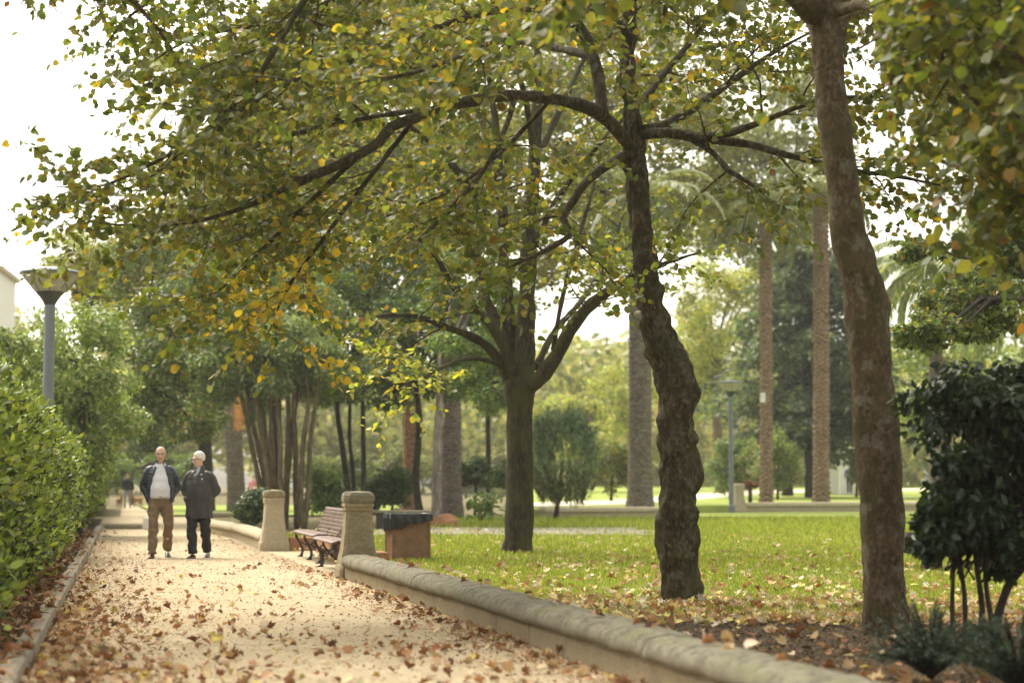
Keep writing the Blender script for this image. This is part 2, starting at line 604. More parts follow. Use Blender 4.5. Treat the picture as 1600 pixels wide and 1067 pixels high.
def pick_cols(n, palette, weights, jit=0.22, rng=RNG):
    p = np.array(palette, dtype=np.float64)
    w = np.array(weights, dtype=np.float64)
    i = rng.choice(len(p), n, p=w / w.sum())
    c = p[i] * (1 + jit * (rng.random((n, 1)) * 2 - 1)) * (1 + 0.08 * (rng.random((n, 3)) * 2 - 1))
    return np.clip(c, 0, 1)


AUTUMN = [(0.085, 0.112, 0.024), (0.125, 0.14, 0.03), (0.185, 0.17, 0.035), (0.34, 0.25, 0.035), (0.24, 0.13, 0.04), (0.16, 0.18, 0.09)]


def grow(limbs, rng, spacing=0.32, L1=1.5, sub=0.24, L2=0.6, leaf_gap=0.055, start=0.25, droop=0.06, starts=None, rise=0.02):
    """side branches and twigs off the limbs; returns tubes and leaf seats"""
    tubes, LP, LD = [], [], []
    up = Vector((0, 0, 1))

    def rv(s):
        return Vector((rng.normal(0, s), rng.normal(0, s), rng.normal(0, s * 0.6)))

    def walk(p, d, L, r0, n, dr):
        pts, rad = [p.copy()], [r0]
        for i in range(n):
            d = (d + rv(0.13) + Vector((0, 0, -dr))).normalized()
            p = p + d * (L / n)
            pts.append(p.copy())
            rad.append(r0 * (1 - 0.85 * (i + 1) / n))
        return pts, rad

    def seats(pts, gap, a=0.0):
        tot = 0
        for i in range(len(pts) - 1):
            seg = pts[i + 1] - pts[i]
            L = seg.length
            if (i + 1) / len(pts) < a:
                continue
            k = max(1, int(L / gap + rng.random()))
            for j in range(k):
                q = pts[i] + seg * ((j + rng.random()) / k)
                dd = (seg.normalized() * 0.7 + Vector((rng.normal(0, .7), rng.normal(0, .7), rng.normal(-.25, .35))))
                dd.normalize()
                LP.append(q + dd * 0.03)
                LD.append(dd)

    for li, (P, Rr) in enumerate(limbs):
        cum = [0]
        for i in range(len(P) - 1):
            cum.append(cum[-1] + (P[i + 1] - P[i]).length)
        tot = cum[-1]
        s = (starts or {}).get(li, start) * tot
        sgn = 1
        while s < tot:
            i = max(k for k in range(len(cum)) if cum[k] <= s)
            i = min(i, len(P) - 2)
            f = (s - cum[i]) / max(1e-6, cum[i + 1] - cum[i])
            p = P[i].lerp(P[i + 1], f)
            T = (P[i + 1] - P[i]).normalized()
            S = T.cross(up)
            S = S.normalized() if S.length > 0.2 else Vector((rng.normal(), rng.normal(), 0)).normalized()
            S = Matrix.Rotation(rng.normal(0, 0.6), 3, T) @ S
            d = (T * rng.uniform(0.4, 1.1) + S * sgn * rng.uniform(0.6, 1.1) + up * rng.normal(rise, 0.22)).normalized()
            frac = s / tot
            L = L1 * (1.0 - 0.55 * frac) * rng.uniform(0.55, 1.2)
            r0 = min(Rr[i] * 0.5, 0.022) * rng.uniform(0.6, 1)
            pts, rad = walk(p, d, L, r0, 6, droop)
            tubes.append((pts, rad))
            seats(pts, leaf_gap * 1.3, 0.45)
            # twigs
            c2 = sub * 0.6
            sg = 1
            while c2 < L:
                j = min(int(c2 / L * 6), 5)
                q = pts[j].lerp(pts[j + 1], c2 / L * 6 - j)
                T2 = (pts[j + 1] - pts[j]).normalized()
                S2 = T2.cross(up)
                S2 = S2.normalized() if S2.length > 0.2 else Vector((1, 0, 0))
                d2 = (T2 * rng.uniform(0.3, 0.9) + S2 * sg * rng.uniform(0.6, 1.0) + up * rng.normal(0, 0.3)).normalized()
                l2 = L2 * rng.uniform(0.5, 1.2) * (1.0 - 0.3 * c2 / L)
                p2, r2 = walk(q, d2, l2, max(0.0035, rad[j] * 0.45), 3, droop * 1.2)
                tubes.append((p2, r2))
                seats(p2, leaf_gap)
                c2 += sub * rng.uniform(0.6, 1.4)
                sg = -sg
            s += spacing * rng.uniform(0.6, 1.4)
            sgn = -sgn
    return tubes, np.array([tuple(v) for v in LP]), np.array([tuple(v) for v in LD])


def leaf_normals(D, rng, tilt=0.45):
    n = np.zeros_like(D)
    n[:, 2] = 0.8
    n += rng.normal(0, tilt, D.shape)
    return norm(n)


def project(pos):
    """photo pixel of world points (N,3)"""
    y, z = pos[:, 1], pos[:, 2] - CAMZ
    fwd = y * CA + z * SA
    upv = -y * SA + z * CA
    return 800 + FPX * pos[:, 0] / fwd, 533.5 - FPX * upv / fwd, fwd


def leaf_parts(root, base, pos, D, N, size, col, kind, mat, count=300, name='leaf'):
    """the leaves that show largest become objects of their own; returns the mask of the others"""
    px, py, f = project(pos)
    score = size / f * np.abs((np.cross(np.cross(D, N), D) * norm(pos - np.array([0, 0, CAMZ]))).sum(1))
    score = np.where((px > 5) & (px < 1595) & (py > 5) & (py < 1060), score, 0)
    idx = np.argsort(-score)[:count]
    T, F = template(kind)
    pool = {}
    X, Y, Z = basis(D, N)
    bv = np.array(base)
    for i in idx:
        if score[i] <= 0:
            continue
        key = tuple(np.round(col[i] * 14).astype(int))
        if key not in pool:
            me = bpy.data.meshes.new(name)
            fill_mesh(me, [(T, F, np.repeat(col[i][None], len(T), axis=0))])
            me.materials.append(mat)
            pool[key] = me
        o = bpy.data.objects.new(name, pool[key])
        s = size[i]
        o.matrix_basis = Matrix(((X[i][0] * s, Y[i][0] * s, Z[i][0] * s, pos[i][0] - bv[0]),
                                 (X[i][1] * s, Y[i][1] * s, Z[i][1] * s, pos[i][1] - bv[1]),
                                 (X[i][2] * s, Y[i][2] * s, Z[i][2] * s, pos[i][2] - bv[2]), (0, 0, 0, 1)))
        COL.objects.link(o)
        o.parent = root
    keep = np.ones(len(pos), bool)
    keep[idx] = False
    return keep


def tube_arrays(tubes, sides=3):
    Vs, Fs, b = [], [], 0
    for pts, rad in tubes:
        rs = tube_rings(pts, rad, sides)
        V = np.array([tuple(v) for r in rs for v in r])
        k = len(rs)
        F = []
        for a in range(k - 1):
            for i in range(sides):
                p, q = a * sides + i, a * sides + (i + 1) % sides
                F.append((p, q, q + sides))
                F.append((p, q + sides, p + sides))
        Vs.append(V)
        Fs.append(np.array(F) + b)
        b += len(V)
    return np.concatenate(Vs), np.concatenate(Fs), None


def bark_tube(pts, rad, step=0.07, sides=20, amp=0.05, freq=4.0, seed=0.0, knobs=(), fine=0.012):
    """trunk or limb with real lumps: noise displacement plus knobs (point, radius, height)"""
    P, Rr = spline(pts, rad, step)
    rs = tube_rings(P, Rr, sides)
    out = []
    for c, ring, r in zip(P, rs, Rr):
        rr = []
        for v in ring:
            d = (v - c)
            if d.length < 1e-6:
                rr.append(v)
                continue
            dn = d.normalized()
            h = amp * r / 0.2 * noise.noise(Vector((v.x * freq, v.y * freq, v.z * freq * 0.7 + seed)))
            h += fine * noise.noise(Vector((v.x * 17, v.y * 17, v.z * 7 + seed)))
            for (kp, kr, kh) in knobs:
                q = (v - Vector(kp)).length
                if q < kr * 2.2:
                    h += kh * math.exp(-(q / kr) ** 2)
            rr.append(v + dn * h)
        out.append(rr)
    return out


# ------------------------------------------------------------------ ground and setting
def sheet(name, pts, z, mat, kind='structure', sub=None):
    mb = MB()
    mb.add([(x, y, z if not callable(z) else z(x, y)) for x, y in pts], [tuple(range(len(pts)))])
    o = mb.build(name, mat)
    o['kind'] = kind
    return o


def strip_sheet(name, ds, xl, xr, zf, mat, nx=2):
    """ground strip between two edges xl(d), xr(d)"""
    mb = MB()
    V, F = [], []
    for d in ds:
        a, b = xl(d), xr(d)
        for i in range(nx + 1):
            x = a + (b - a) * i / nx
            V.append((x, d, zf(x, d)))
    n = nx + 1
    for k in range(len(ds) - 1):
        for i in range(nx):
            F.append((k * n + i, k * n + i + 1, (k + 1) * n + i + 1, (k + 1) * n + i))
    mb.add(V, F)
    o = mb.build(name, mat)
    o['kind'] = 'structure'
    return o


# far wall line across the lawn
FW_L, FW_R = (-0.2, 60.0), (20.0, 78.5)


def far_wall_y(x):
    return float(np.interp(x, [-5, 1.0, 5.4, 6.4, 8.9, 16.5, 90], [60.9, 60.9, 63.2, 70.5, 73.2, 76.3, 106]))


def base_z(x, y):
    """terrain height: flat near, a low terrace behind the far wall that climbs gently"""
    if x > 0.4:
        t = y - far_wall_y(x) - 0.2
        if t > 0:
            return min(0.3, t * 1.5) + max(0, t) * 0.0042
    return 0.0


gmb = MB()
xs = [-260, -150, -90, -60, -40, -30, -22, -16, -12, -8, -4, -1, 0.4, 1, 2, 3, 4, 6, 8, 10, 12, 14, 16, 18, 22, 28, 40, 60, 90, 150, 260]
ys = [-60, -20, 0, 8, 14, 20, 30, 40, 50, 56, 58, 60, 61, 62, 63, 64, 65, 66, 67, 68, 69, 70, 71, 72, 73, 74, 75, 76, 77, 78, 80, 84, 90, 100, 120, 150, 200, 300, 500]
V = [(x, y, -0.012) for y in ys for x in xs]
nX = len(xs)
F = [(j * nX + i, j * nX + i + 1, (j + 1) * nX + i + 1, (j + 1) * nX + i) for j in range(len(ys) - 1) for i in range(nX - 1)]
gmb.add(V, F)
g = gmb.build('ground', M['ground'])
g['kind'] = 'structure'


def frange(a, b, s):
    o = []
    while a < b - 1e-6:
        o.append(a)
        a += s
    o.append(b)
    return o


# sandy path: from behind the camera to a cross path, then on
def path_z(x, d):
    return 0.012 * math.sin(x * 2.1 + d * 0.8) * 0.5 + 0.006


strip_sheet('path', frange(-6, 48, 0.5), lambda d: kerb_x(d) + 0.02, lambda d: wall_x(d) + (0.05 if d < 23.6 or d > 33.6 else 0.86), path_z, M['sand'], 10)
strip_sheet('cross_path', frange(48, 66, 1.0), lambda d: kerb_x(d) - (0 if d < 50 else 14), lambda d: wall_x(d) + 0.4 + (d - 48) * 0.02, lambda x, d: 0.008, M['sand'], 4)
strip_sheet('path_beyond', frange(66, 130, 4.0), lambda d: kerb_x(d) + 0.4, lambda d: wall_x(d) - 0.2, lambda x, d: 0.008, M['sand'], 2)

# planting strip under the hedge
strip_sheet('hedge_soil', frange(-6, 60, 2.0), lambda d: kerb_x(d) - 3.2, lambda d: kerb_x(d) - 0.13, lambda x, d: 0.03 + 0.03 * math.sin(d * 1.3 + x), M['soil'], 4)


# lawn with a ragged near edge, bare soil by the wall
def lawn_edge(x):
    return 17.2 + 0.45 * math.sin(x * 1.7) + 0.25 * math.sin(x * 4.3) - max(0, x - 2.5) * 0.15


def lawn_left(d):
    return max(wall_x(d) + 0.33, -1.35) if d < 30 else -1.6 - 0.01 * d


strip_sheet('soil_bed', frange(2, 48, 1.0), lambda d: wall_x(d) + (0.30 if d < 23.3 or d > 33 else 0.96), lambda d: 26, lambda x, d: 0.004, M['soil'], 12)
lawn = MB()
V, F = [], []
yy = frange(0, 44.0, 0.5)
xx = [lawn_left(30) + k * 0.5 for k in range(0, 54)]
for y in yy:
    for x in xx:
        y0 = lawn_edge(x)
        yq = y0 + (44.0 - y0) * y / 44.0
        xq = max(x, wall_x(yq) + 0.34)
        V.append((xq, yq, 0.014 + 0.03 * smooth01((yq - y0) / 1.5) + 0.012 * math.sin(xq * 1.1) * math.sin(yq * 0.7)))
n = len(xx)
F = [(j * n + i, j * n + i + 1, (j + 1) * n + i + 1, (j + 1) * n + i) for j in range(len(yy) - 1) for i in range(n - 1)]
lawn.add(V, F)
o = lawn.build('lawn', M['lawn'])
o['kind'] = 'structure'
strip_sheet('gravel_strip', frange(41.2, 48.4, .45), lambda d: -3.2, lambda d: 3.5 + 0.6 * math.sin(d * 2), lambda x, d: 0.066, M['gravel'], 8)
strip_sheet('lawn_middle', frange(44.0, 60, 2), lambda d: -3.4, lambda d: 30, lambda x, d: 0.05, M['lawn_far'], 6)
# lawn corner inside the far wall
mb = MB()
V, F = [], []
for k in range(40):
    x = 0.4 + k * 0.6
    for y in (60, far_wall_y(x) - 0.05 if far_wall_y(x) > 60.2 else 60.25):
        V.append((x, y, 0.05))
F = [(2 * k, 2 * k + 2, 2 * k + 3, 2 * k + 1) for k in range(39)]
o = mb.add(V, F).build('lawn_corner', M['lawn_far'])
o['kind'] = 'structure'
# terrace lawn and the pale path on it
mb = MB()
V, F = [], []
for k in range(90):
    x = 0.42 + (k * 0.25 if k < 70 else 17.5 + (k - 70) * 3.5)
    for t in (0.16, 0.41, 2, 6, 12, 24, 45, 80, 180):
        y = far_wall_y(x) + t
        V.append((x, y, base_z(x, y) + 0.01 if t > .2 else -0.02))
F = [(9 * k + i, 9 * k + 9 + i, 9 * k + 10 + i, 9 * k + 1 + i) for k in range(89) for i in range(8)]
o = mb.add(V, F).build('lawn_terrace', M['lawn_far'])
o['kind'] = 'structure'
mb = MB()
V = []
pth = [(0.5, 66, 9), (4, 72, 12), (8, 86, 15), (12, 104, 16), (17, 122, 16), (24, 135, 16), (40, 150, 16)]
for x, y, w in pth:
    V.append((x, y, base_z(x, y) + 0.02))
    V.append((x, y + w, base_z(x, y + w) + 0.02))
F = [(2 * k, 2 * k + 2, 2 * k + 3, 2 * k + 1) for k in range(len(pth) - 1)]
o = mb.add(V, F).build('pale_path', M['pale_path'])
o['kind'] = 'structure'
# grass patch past the cross path
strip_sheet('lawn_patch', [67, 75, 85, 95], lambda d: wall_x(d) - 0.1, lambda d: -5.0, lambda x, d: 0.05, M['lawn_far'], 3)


# ------------------------------------------------------------------ kerb of the hedge side (stones one by one)
def extrude_block(prof, p0, p1, mat, name, parent, jit=0.0, gap=0.012, seed=0, smooth=False, nseg=5, wob=0.006):
    """a stone with the given cross profile (s, z) laid from p0 to p1; s is measured to the right of the run"""
    rnd = random.Random(seed)
    p0, p1 = Vector(p0), Vector(p1)
    t = (p1 - p0).normalized()
    side = Vector((t.y, -t.x, 0))
    a, b = p0 + t * gap / 2, p1 - t * gap / 2
    off = side * rnd.uniform(-jit, jit) + Vector((0, 0, rnd.uniform(-jit, jit) * 0.6))
    rings = []
    for k in range(nseg + 1):
        f = k / nseg
        c = a.lerp(b, f) + off
        e = 0.003 if k in (0, nseg) else 0.0
        rg = []
        for s, z in prof:
            w = wob * noise.noise(Vector((c.x * 3 + s * 9, c.y * 3, z * 9))) + (0.008 * noise.noise(Vector((c.x * 14 + s * 22, c.y * 14, z * 25))) if wob > .01 else 0)
            rg.append(c + side * (s + w) + Vector((0, 0, max(0, z - e) + w)))
        rings.append(rg)
    mb = MB()
    mb.rings(rings)
    return mb.build(name, mat, parent, smooth=smooth)


kroot = empty('stone_kerb', (0, 0, 0), kind='structure')
kprof = [(-0.12, -0.02), (-0.12, 0.11), (-0.105, 0.125), (-0.01, 0.125), (0.01, 0.105), (0.012, -0.02)]
d = 8.0
k = 0
rk = random.Random(3)
while d < 47.5:
    L = rk.uniform(0.9, 1.15)
    p0, p1 = (kerb_x(d), d, 0), (kerb_x(d + L), d + L, 0)
    extrude_block(kprof, p0, p1, M['kerb'], 'kerb_stone', kroot, 0.008, 0.012, k)
    d += L
    k += 1

# ------------------------------------------------------------------ low stone wall by the lawn (coping and course stones)
cop = [(-0.03, 0.175), (-0.048, 0.195), (-0.052, 0.225), (-0.04, 0.262), (-0.01, 0.288), (0.04, 0.303), (0.12, 0.312), (0.22, 0.310), (0.29, 0.296), (0.335, 0.262), (0.345, 0.215), (0.33, 0.175)]
crs = [(0.0, -0.03), (0.0, 0.135), (0.012, 0.155), (0.012, 0.172), (0.30, 0.172), (0.30, -0.03)]


def low_wall(name, label, runs, zbase=0.0, seed=0, matc='stone', matb='stone_base', scale=1.0):
    root = empty(name, (0, 0, 0), label=label, cat='wall', group='low stone walls')
    rr = random.Random(seed)
    for (a, b) in runs:
        a, b = Vector((a[0], a[1], zbase)), Vector((b[0], b[1], zbase))
        L = (b - a).length
        t = (b - a).normalized()
        s = 0
        i = 0
        while s < L - 0.05:
            l = min(rr.uniform(1.9, 2.7), L - s)
            if L - s - l < 0.4:
                l = L - s
            extrude_block([(x * scale, z * scale) for x, z in cop], a + t * s, a + t * (s + l), M[matc], 'coping_stone', root, 0.003, 0.005, seed + i, True, 34, 0.012)
            s += l
            i += 1
        s = 0
        while s < L - 0.05:
            l = min(rr.uniform(1.1, 1.9), L - s)
            if L - s - l < 0.4:
                l = L - s
            extrude_block([(x * scale, z * scale) for x, z in crs], a + t * s, a + t * (s + l), M[matb], 'course_stone', root, 0.003, 0.006, seed + 50 + i, False, 4, 0.006)
            s += l
            i += 1
    return root


# runs go away from the camera so that the profile's s axis points to the lawn
low_wall('garden_wall', 'long low stone wall with mossy rounded coping running beside the path and the lawn',
         [((wall_x(4), 4), (wall_x(23.72), 23.72))], seed=5)
low_wall('garden_wall', 'low pale stone wall with rounded top that starts at the yellowish pillar and bends off behind the two men',
         [((wall_x(34.0), 34.0), (wall_x(40.5) + 0.05, 40.5)), ((wall_x(40.5) + 0.05, 40.5), (wall_x(47.5) - 0.35, 47.5))], seed=31, matc='stone_pale', matb='stone_pale')
# far walls across the lawn
y1, y2, y3, y4 = far_wall_y(1.0), far_wall_y(5.0), far_wall_y(8.9), far_wall_y(16)
low_wall('garden_wall', 'low stone wall with flat coping across the far side of the lawn, between the dwarf cypress and the thick palm',
         [((5.4, 63.2), (1.0, 60.9))], seed=61, matc='stone_pale', matb='stone_pale', scale=1.25)
low_wall('garden_wall', 'far low stone wall in front of the two slim palms, starting at the pillar next to the lamp',
         [((16.5, 76.3), (8.9, 73.2))], seed=81, matc='stone_pale', matb='stone_pale', scale=1.35)

# kerbs round the far end of the path
for (nm, lab, a, b, h) in (('edging_stone', 'grey flat edging stone across the path mouth behind the bald man', W(165, 826, 49), W(222, 826, 49), 0.14),
                           ('edging_stone', 'pale edging stone in front of the small grass patch behind the white haired man', W(328, 806, 66), W(362, 806, 66), 0.16)):
    mb = MB()
    c = (Vector((a.x, a.y, 0)) + Vector((b.x, b.y, 0))) / 2
    mb.box((c.x, c.y, h / 2), (abs(b.x - a.x), 0.32, h), bev=0.03)
    o = mb.build(nm, M['stone_pale' if 'pale' in lab else 'kerb'])
    tag(o, lab, 'edging')
mb = MB()
c = W(231, 835, 48.6)
mb.box((c.x, 48.6, 0.16), (0.2, 0.3, 0.32), bev=0.03)
tag(mb.build('marker_stone', M['white_wall']), 'small white stone block at the end of the grey edging stone', 'stone')


# ------------------------------------------------------------------ pillars
def pillar(x, y, rz, label, mats, zb=0.0, s=1.0, seed=0):
    root = empty('stone_pillar', (x, y, zb), rz, label, 'pillar', 'stone pillars')

    def ring(h, z, ch=0.28):
        c = h * ch
        P = [(h, -h + c), (h, h - c), (h - c, h), (-h + c, h), (-h, h - c), (-h, -h + c), (-h + c, -h), (h - c, -h)]
        return [Vector((a * s, b * s, z * s)) + Vector((1, 1, 0.5)) * 0.009 * noise.noise(Vector((a * 7, b * 7, z * 6 + seed))) for a, b in P]

    def part(name, prof, mat, smooth=False):
        mb = MB()
        mb.rings([ring(h, z, ch) for h, z, ch in prof])
        return mb.build(name, mat, root)

    part('base', [(0.262, -0.03, .12), (0.262, 0.02, .12), (0.258, 0.12, .12), (0.248, 0.16, .14), (0.236, 0.175, .16)], mats[1])
    part('shaft', [(0.236, 0.175, .16), (0.228, 0.24, .18), (0.208, 0.34, .2), (0.192, 0.43, .2), (0.180, 0.53, .2), (0.172, 0.65, .2), (0.166, 0.80, .2), (0.164, 0.84, .2)], mats[0])
    part('collar', [(0.160, 0.84, .2), (0.176, 0.845, .2), (0.178, 0.865, .2), (0.168, 0.875, .2), (0.168, 0.885, .2), (0.180, 0.892, .2), (0.184, 0.925, .2), (0.176, 0.935, .2)], mats[1])
    part('cap', [(0.172, 0.935, .3), (0.186, 0.948, .3), (0.194, 0.985, .3), (0.190, 1.03, .32), (0.168, 1.065, .35), (0.12, 1.08, .4), (0.03, 1.085, .4)], mats[2])
    return root


ang = math.atan(0.229)
pillar(wall_x(24.0) + 0.19, 24.05, ang, 'tall weathered stone pillar at the end of the mossy coping, next to the litter bin', (M['stone_pillar'], M['stone_base'], M['stone']), seed=1)
pillar(wall_x(33.7) + 0.17, 33.7, ang, 'yellowish stone pillar beyond the red slatted bench, beside the dark round bush', (M['stone_pale'], M['stone_pale'], M['stone_pillar']), s=0.98, seed=9)
pillar(8.62, 73.3, 0.3, 'small pale stone pillar far across the lawn, next to the slim grey lamp', (M['stone_pale'], M['stone_pale'], M['stone_pale']), s=1.05, seed=17)

# terracotta back wall of the bench bay
mb = MB()
t = Vector((-0.229, 1, 0)).normalized()
root = empty('planter_edging', (0, 0, 0), label='low terracotta block edging behind the red slatted bench between the pillars', cat='wall')
for k in range(8):
    dd = 26.3 + k * 0.92
    a, b = Vector((wall_x(dd) + 0.80, dd, 0)), Vector((wall_x(dd + 0.92) + 0.80, dd + 0.92, 0))
    if k == 7:
        a, b = Vector((wall_x(33.6) + 0.40, 33.72, 0)), Vector((wall_x(33.6) + 0.99, 33.9, 0))
    extrude_block([(0, -.02), (0, .22), (.02, .24), (.16, .24), (.18, .22), (.18, -.02)], a, b, M['terracotta'], 'block', root, 0.004, 0.012, 200 + k)


# ------------------------------------------------------------------ benches of red slats on cast iron
def slat_bench(origin, along, L, frames, label, seed=0):
    """origin: ground point under the front feet at the near end; along: unit vector away from the camera; the seat faces -side"""
    al = Vector(along).normalized()
    side = Vector((al.y, -al.x, 0))
    rz = math.atan2(al.y, al.x)
    root = empty('slatted_bench', origin, rz, label, 'bench', 'red slatted park benches')
    root.scale = (0.93, 0.93, 0.93)
    # local: x along the bench, -y towards the back (the side vector)
    seatp = [(-0.10, 0.435), (-0.02, 0.452), (0.075, 0.452), (0.165, 0.440), (0.25, 0.425)]
    backp = [(0.300, 0.475, 62), (0.325, 0.535, 66), (0.347, 0.595, 68), (0.369, 0.655, 70), (0.388, 0.715, 72), (0.408, 0.775, 70), (0.435, 0.830, 58)]
    rnd = random.Random(seed)
    me0 = None
    for (s, z) in seatp:
        if me0 is None:
            o = MB().box((0, 0, 0), (L, 0.082, 0.028), bev=0.006).build('seat_slat', M['wood'], root)
            me0 = o.data
        else:
            o = bpy.data.objects.new('seat_slat', me0)
            COL.objects.link(o)
            o.parent = root
        o.location = (L / 2, -s, z)
        o.rotation_euler = (R(-18) if s < -0.05 else rnd.uniform(-.01, .01), 0, 0)
    me1 = None
    for (s, z, a) in backp:
        if me1 is None:
            o = MB().box((0, 0, 0), (L, 0.052, 0.024), bev=0.005).build('back_slat', M['wood'], root)
            me1 = o.data
        else:
            o = bpy.data.objects.new('back_slat', me1)
            COL.objects.link(o)
            o.parent = root
        o.location = (L / 2, -s, z)
        o.rotation_euler = (-R(a), 0, 0)
    mf = None
    for fx in frames:
        if mf is None:
            mb = MB()
            q = lambda s, z: (0, -s, z)
            P, r = spline([q(-0.02, 0.0), q(0.02, 0.10), q(-0.03, 0.24), q(-0.09, 0.34), q(-0.10, 0.40)], [.026, .022, .02, .022, .02], 0.03)
            mb.tube(P, r, 8)
            P, r = spline([q(0.40, 0.0), q(0.34, 0.10), q(0.24, 0.20), q(0.21, 0.32), q(0.27, 0.42), q(0.36, 0.60), q(0.41, 0.78), q(0.445, 0.85)], [.026, .023, .02, .02, .02, .018, .016, .014], 0.03)
            mb.tube(P, r, 8)
            P, r = spline([q(-0.11, 0.41), q(-0.02, 0.43), q(0.1, 0.43), q(0.25, 0.405)], [.018, .018, .018, .018], 0.04)
            mb.tube(P, r, 8)
            P, r = spline([q(-0.01, 0.26), q(0.08, 0.20), q(0.16, 0.21), q(0.225, 0.27)], [.014, .012, .012, .014], 0.04)
            mb.tube(P, r, 8)
            mb.box((0, 0.02, 0.01), (0.05, 0.10, 0.02), bev=0.005)
            mb.box((0, -0.41, 0.01), (0.05, 0.10, 0.02), bev=0.005)
            o = mb.build('iron_frame', M['iron'], root, smooth=True)
            mf = o.data
        else:
            o = bpy.data.objects.new('iron_frame', mf)
            COL.objects.link(o)
            o.parent = root
        o.location = (fx, 0, 0)
    return root


al = (-0.215, 1, 0)
slat_bench((-2.80, 28.3, 0.005), al, 3.1, (0.12, 1.55, 2.98), 'long red slatted bench on curled iron legs between the two big stone pillars', 1)
slat_bench((-2.22, 25.1, 0.005), al, 2.5, (0.12, 2.38), 'red slatted bench almost wholly hidden behind the near weathered pillar', 2)

# ------------------------------------------------------------------ litter bin
bx, by = W(636, 878, 28.6).x, 28.75
root = empty('litter_bin', (bx, by, 0), R(14), 'brown square litter bin with a black bag over its rim, on the grass', 'bin')
h, wd = 0.66, 0.56
for k in range(4):
    a = k * math.pi / 2
    mb = MB()
    rot = Matrix.Rotation(a, 3, 'Z')
    mb.box(rot @ Vector((0, -wd / 2 + 0.012, 0.06 + h / 2)), (wd - 0.03, 0.02, h), rot, 0.004)
    mb.build('side_panel', M['bin'], root)
for sx in (-1, 1):
    for sy in (-1, 1):
        MB().box((sx * (wd / 2 - .006), sy * (wd / 2 - .006), 0.06 + h / 2), (0.03, 0.03, h + .01), bev=0.006).build('corner_trim', M['bin'], root)
MB().box((0, 0, 0.03), (wd + 0.03, wd + 0.03, 0.06), bev=0.01).build('base', M['bin_dark'], root)
MB().box((-0.42, -0.02, 0.05), (0.2, 0.42, 0.1), bev=0.01).build('foot_plate', M['terracotta'], root)
# bag: a crumpled skirt folded over the rim, hanging lower on one side
rings = []
nb = 56
for k, (off, z) in enumerate([(-0.05, 0.60), (-0.03, 0.70), (0.008, 0.735), (0.035, 0.73), (0.048, 0.69), (0.052, 0.64), (0.055, 0.56)]):
    rg = []
    for i in range(nb):
        a = 2 * math.pi * i / nb
        ca_, sa_ = math.cos(a), math.sin(a)
        q = (wd / 2 + off) / max(abs(ca_), abs(sa_)) ** 0.92
        w = 0.022 * noise.noise(Vector((ca_ * 6, sa_ * 6, z * 9))) + 0.012 * math.sin(i * 1.9)
        drop = 0
        if k >= 4:
            drop = (0.05 * noise.noise(Vector((ca_ * 3, sa_ * 3, 4.2))) - 0.09 * (0.5 - 0.5 * ca_) + 0.09 * (0.5 + 0.5 * ca_)) * (k - 3) / 3
        rg.append(Vector((ca_ * (q + w), sa_ * (q + w), z + drop)))
    rings.append(rg)
mb = MB()
mb.rings(rings, caps=False)
mb.build('liner_bag', M['bag'], root)


# ------------------------------------------------------------------ stone benches
def slab_bench(c, L, dpt, h, thick, rz, label, m1, m2, legs, legw=0.22, round_end=0.03):
    root = empty('stone_bench', c, rz, label, 'bench')
    MB().box((0, 0, h - thick / 2), (L, dpt, thick), bev=round_end).build('seat', m1, root, smooth=False)
    for x in legs:
        MB().box((x, 0, (h - thick) / 2), (legw, dpt * 0.7, h - thick), bev=0.015).build('leg', m2, root)
    return root


p = W(628, 826, 47)
slab_bench((p.x, 47, 0.05), 1.45, 0.45, 0.46, 0.085, 0.05, 'mossy stone slab bench on dark legs seen just behind the litter bin', M['stone'], M['iron'], (-0.5, 0.5), 0.26)
slab_bench((5.85, 25.3, 0.04), 1.5, 0.5, 0.5, 0.27, 0.0, 'thick stone bench coloured dark for its shade, half hidden behind the dark leafy shrub', M['bark_dark'], M['bark_dark'], (-0.35, 0.4), 0.2, 0.06)  # dark bark colour puts the shade on the stone into its base tone


